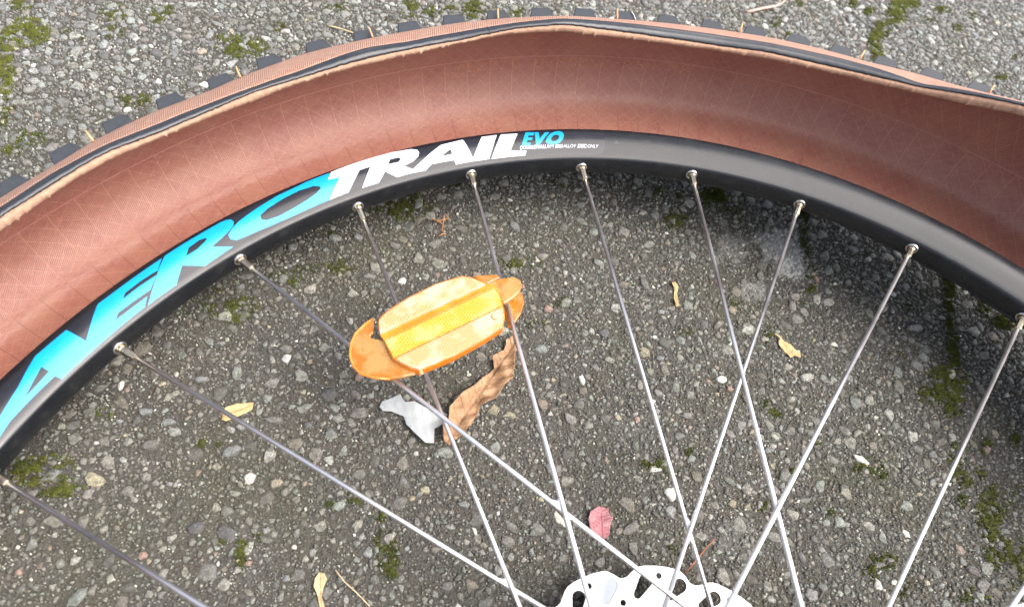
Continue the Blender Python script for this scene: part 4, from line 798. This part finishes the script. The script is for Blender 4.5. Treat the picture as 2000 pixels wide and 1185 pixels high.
# moulding seam across the bead
DOTS = {'.': ['00', '00', '00', '00', '00', '11'], 'F': ['0110', '0101', '0100', '0100', '0100', '1000'], 'E': ['1100', '1000', '1100', '0110', '0100', '0111'],
        '2': ['1110', '0011', '0110', '0100', '1000', '1111'], '1': ['010', '110', '010', '010', '010', '111'], '8': ['0110', '1001', '0110', '1001', '1001', '0110'],
        '0': ['0110', '1001', '1001', '1001', '1001', '0110'], '7': ['1110', '0001', '0001', '0001', '0010', '0010'], '/': ['0001', '0001', '0010', '0010', '0100', '0100'],
        'B': ['1110', '1001', '1110', '1001', '1001', '1110'], '6': ['0110', '1000', '1110', '1001', '1001', '0110'], '-': ['000', '000', '111', '000', '000', '000'],
        '4': ['0001', '1001', '1001', '1111', '0001', '0001'], 'L': ['100', '100', '100', '100', '100', '111'], 'H': ['1001', '1001', '1111', '1001', '1001', '1001']}
def dot_code():
    bm = bmesh.new(); rk = random.Random(4)
    a = 101.2
    for ch in '.FE2218 0/8627L-2H4 2B':
        if ch != ' ':
            g = DOTS[ch]
            for row, line in enumerate(g):
                for c, b in enumerate(line):
                    if b == '1' and rk.random() < .86:
                        t = radians(a - (c - row * .12) * .22 + rk.uniform(-.03, .03))
                        P = casing_prof(t); f = 28 - (1.1 + row * .62)
                        i = int(f); q = f - i
                        r = P[i][0] * (1 - q) + P[i + 1][0] * q; z = P[i][1] * (1 - q) + P[i + 1][1] * q
                        e = Vector((cos(t), sin(t), 0)); tn = Vector((-sin(t), cos(t), 0))
                        dz = Vector((0, 0, P[i + 1][1] - P[i][1])) + e * (P[i + 1][0] - P[i][0]); dz.normalize()
                        nn = tn.cross(dz).normalized()
                        if nn.dot(e) > 0: nn = -nn
                        ctr = e * r + Vector((0, 0, z)) + nn * .08
                        s = rk.uniform(.16, .27)
                        vs = [bm.verts.new((ctr + tn * s * cos(k * pi / 3) + dz * s * 1.2 * sin(k * pi / 3)) * MM) for k in range(6)]
                        bm.faces.new(vs)
        a -= 1.13
    bm_obj('printed_code', bm, M_CODE, tyre)
dot_code()

# ------------------------------------------------------------------ the wheel
wheel = empty('bicycle_wheel', WHEEL)
tag(wheel, 'black mountain bike wheel with wire spokes lying on the asphalt', 'bicycle wheel')
half = RIM_PROFILE
rim_loop = half + [(r, -z) for r, z in half[-2::-1]]
rim_loop = rim_loop + [(302.6, -9.0), (302.2, -8.6), (299.6, -8.2), (297.5, -6.5), (294.5, -5), (294.2, 0), (294.5, 5), (297.5, 6.5), (299.6, 8.2), (302.2, 8.6), (302.6, 9.0)]
rim = revolve('rim', rim_loop, M_RIM, wheel, 900, closed=True)

RS = [0.]
for (a, b) in zip(RIM_PROFILE, RIM_PROFILE[1:]): RS.append(RS[-1] + math.dist(a, b))
def on_rim(th_deg, s, lift):
    r = float(np.interp(s, RS, [q[0] for q in RIM_PROFILE])); z = float(np.interp(s, RS, [q[1] for q in RIM_PROFILE]))
    s0, s1 = max(0, s - .6), min(RS[-1], s + .6)
    dr = np.interp(s1, RS, [q[0] for q in RIM_PROFILE]) - np.interp(s0, RS, [q[0] for q in RIM_PROFILE])
    dz = np.interp(s1, RS, [q[1] for q in RIM_PROFILE]) - np.interp(s0, RS, [q[1] for q in RIM_PROFILE])
    L = math.hypot(dr, dz); nr, nz = dz / L, -dr / L          # outward normal of the rim surface
    r += nr * lift; z += nz * lift
    t = radians(th_deg)
    return Vector((r * cos(t), r * sin(t), z)) * MM
KU = 5.06                                                       # mm of rim per degree
def rim_print(name, loops, mat, lift):
    """flat print laid on the rim wall: loops of (theta, s)"""
    bm = fill_bm([[(-th * KU, -s) for th, s in l] for l in loops], (2.0, .8))
    for v in bm.verts: v.co = on_rim(-v.co.x / KU, -v.co.y, lift)
    bm.normal_update()
    for f in bm.faces:
        f.smooth = True
        if f.normal.z < 0: f.normal_flip()
    return bm_obj(name, bm, mat, rim)
rim_print('sticker', STICKER, M_FILM, .07)
for i, (c, outer, holes) in enumerate(LETTERS):
    rim_print('letter', [outer] + holes, M_CYAN if c == 'cyan' else M_WHITE, .13 + .006 * i)
def fine_print():
    (t0, s0), (t1, s1), (t2, s2) = FINE
    total = (t0 - t1) * KU; cap = (s0 - s2)
    bm = bmesh.new(); x = 0.
    parts = [('DOUBLEWALL', .035), ('RIM ', .0), ('6061', .04), ('ALLOY ', .0), ('DISC', .04), ('ONLY', .0)]
    for txt, off in parts:
        cu = bpy.data.curves.new('t', 'FONT'); cu.body = txt; cu.size = 1.; cu.shear = .25; cu.offset = off; cu.resolution_u = 3
        o = bpy.data.objects.new('t', cu); COL.objects.link(o)
        dg = bpy.context.evaluated_depsgraph_get()
        me = bpy.data.meshes.new_from_object(o.evaluated_get(dg))
        w = max((v.co.x for v in me.vertices), default=0)
        w = w + (.28 if txt.endswith(' ') else .03)
        n0 = len(bm.verts); bm.from_mesh(me); bm.verts.ensure_lookup_table()
        for v in bm.verts[n0:]: v.co.x += x
        x += w
        bpy.data.objects.remove(o); bpy.data.curves.remove(cu); bpy.data.meshes.remove(me)
    for v in bm.verts:
        f = v.co.x / x
        th = t0 + (t1 - t0) * f; s = s0 + (s1 - s0) * f - v.co.y / .7 * cap
        v.co = on_rim(th, s, .24)
    bm.normal_update()
    for f in bm.faces:
        if f.normal.z < 0: f.normal_flip()
    bm_obj('fine_print', bm, M_WHITE, rim)
fine_print()
a, s = DOT_MARK
rim_print('printed_mark', [[(a + .35, s + .9), (a + .12, s - .1), (a + .12, s - .9), (a - .1, s - 1.4), (a - .1, s - .1), (a - .4, s + .9)]], M_HUB, .06)

# spokes: nipple seat on the rim, other end on a hub flange; upper and lower flanges alternate
STEP = 360 / 28
def spoke_geo(k):
    th = radians(90 - (k - 6) * STEP); up = k % 2 == 1
    lead = ((k % 4) == 1) if up else ((k % 4) == 0)
    reach = SPOKE_REACH.get(k, 22.0 if k == 12 else 31.0)
    al = th + (1 if lead else -1) * radians(82)
    z = (25 if up else -24) + (1.2 if lead else -1.2)
    return th, Vector((283.4 * cos(th), 283.4 * sin(th), .9 if up else -.9)), Vector((reach * cos(al), reach * sin(al), z))
ends = {}
for k in range(1, 29):
    th, A, B = spoke_geo(k); ends[k] = (A, B)
    d = (B - A).normalized(); er = Vector((-cos(th), -sin(th), 0))
    bm = bmesh.new()
    tube_bm(bm, [(A + d * 8) * MM, B * MM], 1.0 * MM, 12)
    sp = bm_obj('spoke', bm, M_STEEL, wheel, True)
    bm = bmesh.new()
    ax = (d * .92 + er * .08).normalized()
    lathe_dir(bm, (A + er * -.6) * MM, ax, [(0, 2.1), (2.2, 2.0), (2.6, 1.75), (8.6, 1.7), (9.4, 1.6), (9.7, 1.1)], 8)
    bm_obj('nipple', bm, M_BRASS, sp, False)
    bm = bmesh.new()
    lathe_dir(bm, A * MM, er, [(-1., 3.1), (0.1, 3.25), (.75, 3.1), (1.0, 2.75), (.8, 2.45), (.0, 2.25), (-.6, 2.0)], 20)
    bm_obj('eyelet', bm, M_EYE, rim, True)

# pale dabs where two spokes of one flange touch
M_DAB = simple('white crossing dab', (.7, .74, .75), .5, .4, 0., .05, 900)
def dab(ka, kb, f0=.55):
    A0, B0 = ends[ka]; A1, B1 = ends[kb]
    best = None
    for i in range(200):
        p = A0.lerp(B0, i / 199)
        for j in range(200):
            q = A1.lerp(B1, j / 199)
            dd = (p - q).xy.length
            if best is None or dd < best[0]: best = (dd, p, q)
    c = (best[1] + best[2]) / 2
    da = (A0 - B0).normalized(); db = (A1 - B1).normalized()
    bm = bmesh.new()
    sg = 1
    for sgn in (1, -1):
        v0 = c + da * 6.5 * sgn; v1 = c + db * 5.5 * sgn; v2 = c + (da + db) * 2.0 * sgn
        top = [bm.verts.new((p + Vector((0, 0, .5))) * MM) for p in (c, v0, v2, v1)]
        bot = [bm.verts.new((p - Vector((0, 0, .5))) * MM) for p in (c, v0, v2, v1)]
        bm.faces.new(top); bm.faces.new(bot[::-1])
        for q in range(4): bm.faces.new((top[q], bot[q], bot[(q + 1) % 4], top[(q + 1) % 4]))
    bmesh.ops.recalc_face_normals(bm, faces=bm.faces[:])
    bm_obj('crossing_dab', bm, M_DAB, wheel)
for ka, kb in ((3, 5), (2, 4), (6, 8)): dab(ka, kb)

# hub and rotor
revolve('hub', [(6, 56), (9, 56), (9, 52), (14, 50), (15, 33), (33, 29), (38, 28), (40.5, 26.5), (40.5, 23.5), (38, 22), (20, 19), (16, 8), (16, -8), (20, -19), (38, -21), (40.5, -22.5), (40.5, -25.5), (38, -27), (24, -30), (22, -45), (22, -49), (12, -50), (9, -54), (6, -54)], M_HUB, wheel, 64, closed=True)
def rotor():
    out = []
    N = 14; c0 = 92.9
    for i in range(N):
        c = c0 + i * 360 / N                     # notch centre; the lobe follows it
        for da, r in ((-1.3, 74.2), (0, 73.8), (1.5, 74.0), (3.4, 76.2), (4.9, 77.7), (6.6, 78.4), (10, 78.7), (14, 78.7), (17.5, 78.5), (19.6, 78.1), (21.0, 77.3), (22.8, 75.6)):
            out.append((c + da, r))
    outer = [(r * cos(radians(a)), r * sin(radians(a))) for a, r in out]
    holes = []
    for i in range(28):
        a = 59.6 + i * 360 / 28
        holes.append(tear(a))
    for i in range(14):
        for r, da in ((74.4, 12.9), (63.8, 2.4)):
            a = radians(c0 + da + i * 360 / N)
            holes.append([(r * cos(a) + 1.35 * cos(k * pi / 5), r * sin(a) + 1.35 * sin(k * pi / 5)) for k in range(10)])
    inner = []
    for k in range(72):
        a = k * 5; r = 52 + 2.5 * cos(radians(a * 6)); inner.append((r * cos(radians(a)), r * sin(radians(a))))
    holes.append(inner)
    o = plate('brake_rotor', outer, -47.9, -46.0, M_ROTOR, wheel, holes, .25)
    plate('grey_recess', tear(59.6 + 3 * 360 / 28, .05), -47.7, -46.3, M_ROTOR_GREY, o, (), 0)
    for i in range(6):
        t = radians(i * 60 + 20); b = bmesh.new()
        pts = [(54 * cos(t) * MM, 54 * sin(t) * MM, -.047), (40 * cos(t + .25) * MM, 40 * sin(t + .25) * MM, -.047), (24 * cos(t + .4) * MM, 24 * sin(t + .4) * MM, -.047)]
        tube_bm(b, pts, [.0035, .003, .005], 6)
        bm_obj('rotor_arm', b, M_ROTOR, o)
def tear(a, grow=0.):
    big = (71.9 * cos(radians(a - .2)), 71.9 * sin(radians(a - .2))); small = (66.3 * cos(radians(a + 3.6)), 66.3 * sin(radians(a + 3.6)))
    R0, R1 = 3.0 + grow, 1.75 + grow
    d = Vector((small[0] - big[0], small[1] - big[1])); L = d.length; ang = math.atan2(d.y, d.x); be = math.acos((R0 - R1) / L)
    pts = []
    for k in range(11):
        q = ang + be + (2 * pi - 2 * be) * k / 10; pts.append((big[0] + R0 * cos(q), big[1] + R0 * sin(q)))
    for k in range(7):
        q = ang - be + 2 * be * k / 6; pts.append((small[0] + R1 * cos(q), small[1] + R1 * sin(q)))
    return pts
rotor()

# ------------------------------------------------------------------ amber reflector clipped to the spokes
refl = empty('spoke_reflector', WHEEL)
tag(refl, 'amber plastic reflector clipped between the wire spokes of the wheel', 'reflector')
plate('body', REFLECTOR['body'], 11.0, 15.8, M_AMBER, refl, (), 1.0)
plate('lens_panel', REFLECTOR['upper'], 15.2, 17.4, M_PANEL, refl, (), .7)
plate('groove', REFLECTOR['riser'], 15.0, 15.95, M_AMBER, refl, (), .1)
plate('lens_panel', REFLECTOR['mid'], 15.3, 16.4, M_PANEL_MID, refl, (), .3)
plate('lens_panel', REFLECTOR['lower'], 15.2, 16.9, M_PANEL, refl, (), .7)
plate('end_tab', REFLECTOR['lefttab'], 12.0, 13.9, M_AMBER_TAB, refl, (), .5)
plate('end_tab', REFLECTOR['tip'], 13.4, 15.4, M_AMBER_TAB, refl, (), .5)
plate('spoke_clip', REFLECTOR['clip'], 5.6, 8.4, M_AMBER_TAB, refl, (), .5)
plate('spoke_clip', REFLECTOR['back'], 9.6, 11.6, M_AMBER_TAB, refl, (), .4)
tab = [Vector((x, y, 13.7)) * MM for x, y in REFLECTOR['lefttab']]
bm = bmesh.new(); tube_bm(bm, [tab[i] for i in (4, 3, 2, 1, 0, 19, 18, 17, 16, 15)] if len(tab) > 19 else tab[:6], .55 * MM, 8)
bm_obj('tab_rim', bm, M_AMBER, refl, True)
cx, cy = REFLECTOR['cmark'][0]
bm = bmesh.new()
tube_bm(bm, [((cx + 1.9 * cos(radians(q))) * MM, (cy + 1.9 * sin(radians(q))) * MM, 17.0 * MM) for q in range(50, 331, 20)], [(.2 + .4 * sin(pi * i / 14)) * MM for i in range(15)], 6)
bm_obj('raised_mark', bm, M_AMBER_TAB, refl, True)

# ------------------------------------------------------------------ leaves and litter on the ground
M_BROWN = leaf_material('dry brown leaf', (.26, .14, .068), (.40, .255, .145), (.13, .06, .03))
M_TAN = leaf_material('dry tan leaf', (.44, .32, .145), (.55, .43, .22), (.26, .15, .05))
M_PINK = leaf_material('faded pink petal', (.33, .125, .14), (.43, .22, .22), (.38, .09, .13), .3)
M_SEED = leaf_material('pale dry leaf', (.5, .36, .18), (.66, .52, .3), (.2, .12, .04))
M_SCRAP = simple('white plastic scrap', (.46, .49, .49), .3, .5, 0., .05, 160, 0., Transmission_Weight=.3)
def flake(name, outline, mat, label, cat, amp, lift, fold=None, seed=0, thick=.35, grid=1.3, crumple=1.):
    xs = [q[0] for q in outline]; ys = [q[1] for q in outline]
    cx, cy = sum(xs) / len(xs), sum(ys) / len(ys)
    # long axis by second moments
    A = np.array(outline) - (cx, cy); w, vec = np.linalg.eigh(A.T @ A); ax = vec[:, 1]; bx = vec[:, 0]
    half = float(np.abs(A @ bx).max()) or 1.; lng = float(np.abs(A @ ax).max()) or 1.
    r = np.random.default_rng(seed); ph = r.uniform(0, 6, 6)
    bm = fill_bm([[(x - cx, y - cy) for x, y in outline]], (grid, grid))
    uvs = []
    for v in bm.verts:
        u = (v.co.x * ax[0] + v.co.y * ax[1]) / lng; q = (v.co.x * bx[0] + v.co.y * bx[1]) / half
        uvs.append((u, q))
        z = amp * (.55 * q * q + .25 * sin(3.2 * u + ph[0]) + crumple * (.16 * sin(7 * u + 2 * q + ph[1]) + .14 * sin(13 * u - 5 * q + ph[2]) + .10 * sin(21 * u + 8 * q + ph[4])))
        if fold: z += fold * abs(q - .15 * sin(4 * u + ph[3]))
        v.co = Vector((v.co.x, v.co.y, z)) * MM
    o = bm_obj(name, bm, mat, None, True)
    lay = o.data.uv_layers.new(name='UVMap')
    for lp in o.data.loops: lay.data[lp.index].uv = uvs[lp.vertex_index]
    zmin = min(v.co.z for v in o.data.vertices)
    o.location = (cx * MM, cy * MM, lift * MM - zmin)
    md = o.modifiers.new('thick', 'SOLIDIFY'); md.thickness = thick * MM; md.offset = 0
    return tag(o, label, cat)
flake('dry_leaf', LITTER['curled'], M_BROWN, 'long curled brown dry leaf lying below the amber reflector', 'leaf', 5.5, .6, 3.2, 1, .3, .9)
flake('plastic_scrap', LITTER['plastic'], M_SCRAP, 'torn white plastic scrap beside the curled brown leaf', 'scrap', 2.2, .6, 1.6, 2, .2, .8, .3)
flake('leaf_fragment', LITTER['tanleft'], M_TAN, 'torn tan leaf fragment half under a spoke left of the white scrap', 'leaf', 1.0, .5, None, 3, .3)
flake('leaf_fragment', LITTER['tanright'], M_TAN, 'jagged yellow tan leaf fragment alone right of the crossing spokes', 'leaf', 1.3, .5, None, 4, .3)
flake('leaf_strip', LITTER['strip'], M_TAN, 'narrow upright tan leaf strip left of the pale stain', 'leaf', .9, .5, None, 5, .3)
flake('petal', LITTER['petal'], M_PINK, 'faded pink petal on the asphalt above the brake rotor', 'petal', 1.8, .5, .8, 6, .25, .9)
flake('seed_leaf', LITTER['seed'], M_SEED, 'small pale spoon shaped leaf at the bottom edge of the ground', 'leaf', 1.3, .5, .6, 7, .3, .9)
M_STALK = simple('pinkish stalk', (.5, .34, .28), .6, .3); M_RED = simple('reddish twig', (.26, .1, .06), .7, .3); M_STRAW = simple('pale straw', (.5, .4, .24), .7, .3); M_FIB = simple('orange brown needle', (.42, .2, .08), .7, .3)
def twig(name, pts, rad, mat, label, cat, group=None):
    bm = bmesh.new(); P = [Vector((x * MM, y * MM, (1.4 + .8 * sin(i * 1.7)) * MM)) for i, (x, y) in enumerate(pts)]
    Q = []
    for i in range(len(P) - 1):
        for f in (0, .5): Q.append(P[i].lerp(P[i + 1], f))
    Q.append(P[-1])
    c = sum(Q, Vector()) / len(Q); c.z = 0
    tube_bm(bm, [q - c for q in Q], [rad * MM * (1 - .4 * i / len(Q)) for i in range(len(Q))], 6)
    o = bm_obj(name, bm, mat, None, True); o.location = c
    return tag(o, label, cat, group)
twig('stalk', TWIGS['stalk'], 1.3, M_STALK, 'curved pinkish stalk on the asphalt beyond the tyre', 'stalk')
twig('twig', TWIGS['red'], .5, M_RED, 'thin reddish twig on the ground just beyond the brake rotor', 'twig')
twig('straw', TWIGS['straw'], .35, M_STRAW, 'thin pale straw beside the spoon shaped leaf', 'straw')
twig('straw', TWIGS['pale'], .6, M_STRAW, 'pale straw on the asphalt beyond the tyre knobs', 'straw')
NEED = 'orange brown pine needles crossed on the asphalt below the rim'
for key, lab in (('fib1', 'orange brown needle standing upright across the others below the rim'), ('fib2', 'left half of the crossed needle pair below the rim'), ('fib3', 'slanting orange brown needle crossing the upright one below the rim'), ('fib4', 'short lone orange needle just below the crossed needles')):
    twig('pine_needle', TWIGS[key], .45, M_FIB, lab, 'pine needle', 'needles below the rim')
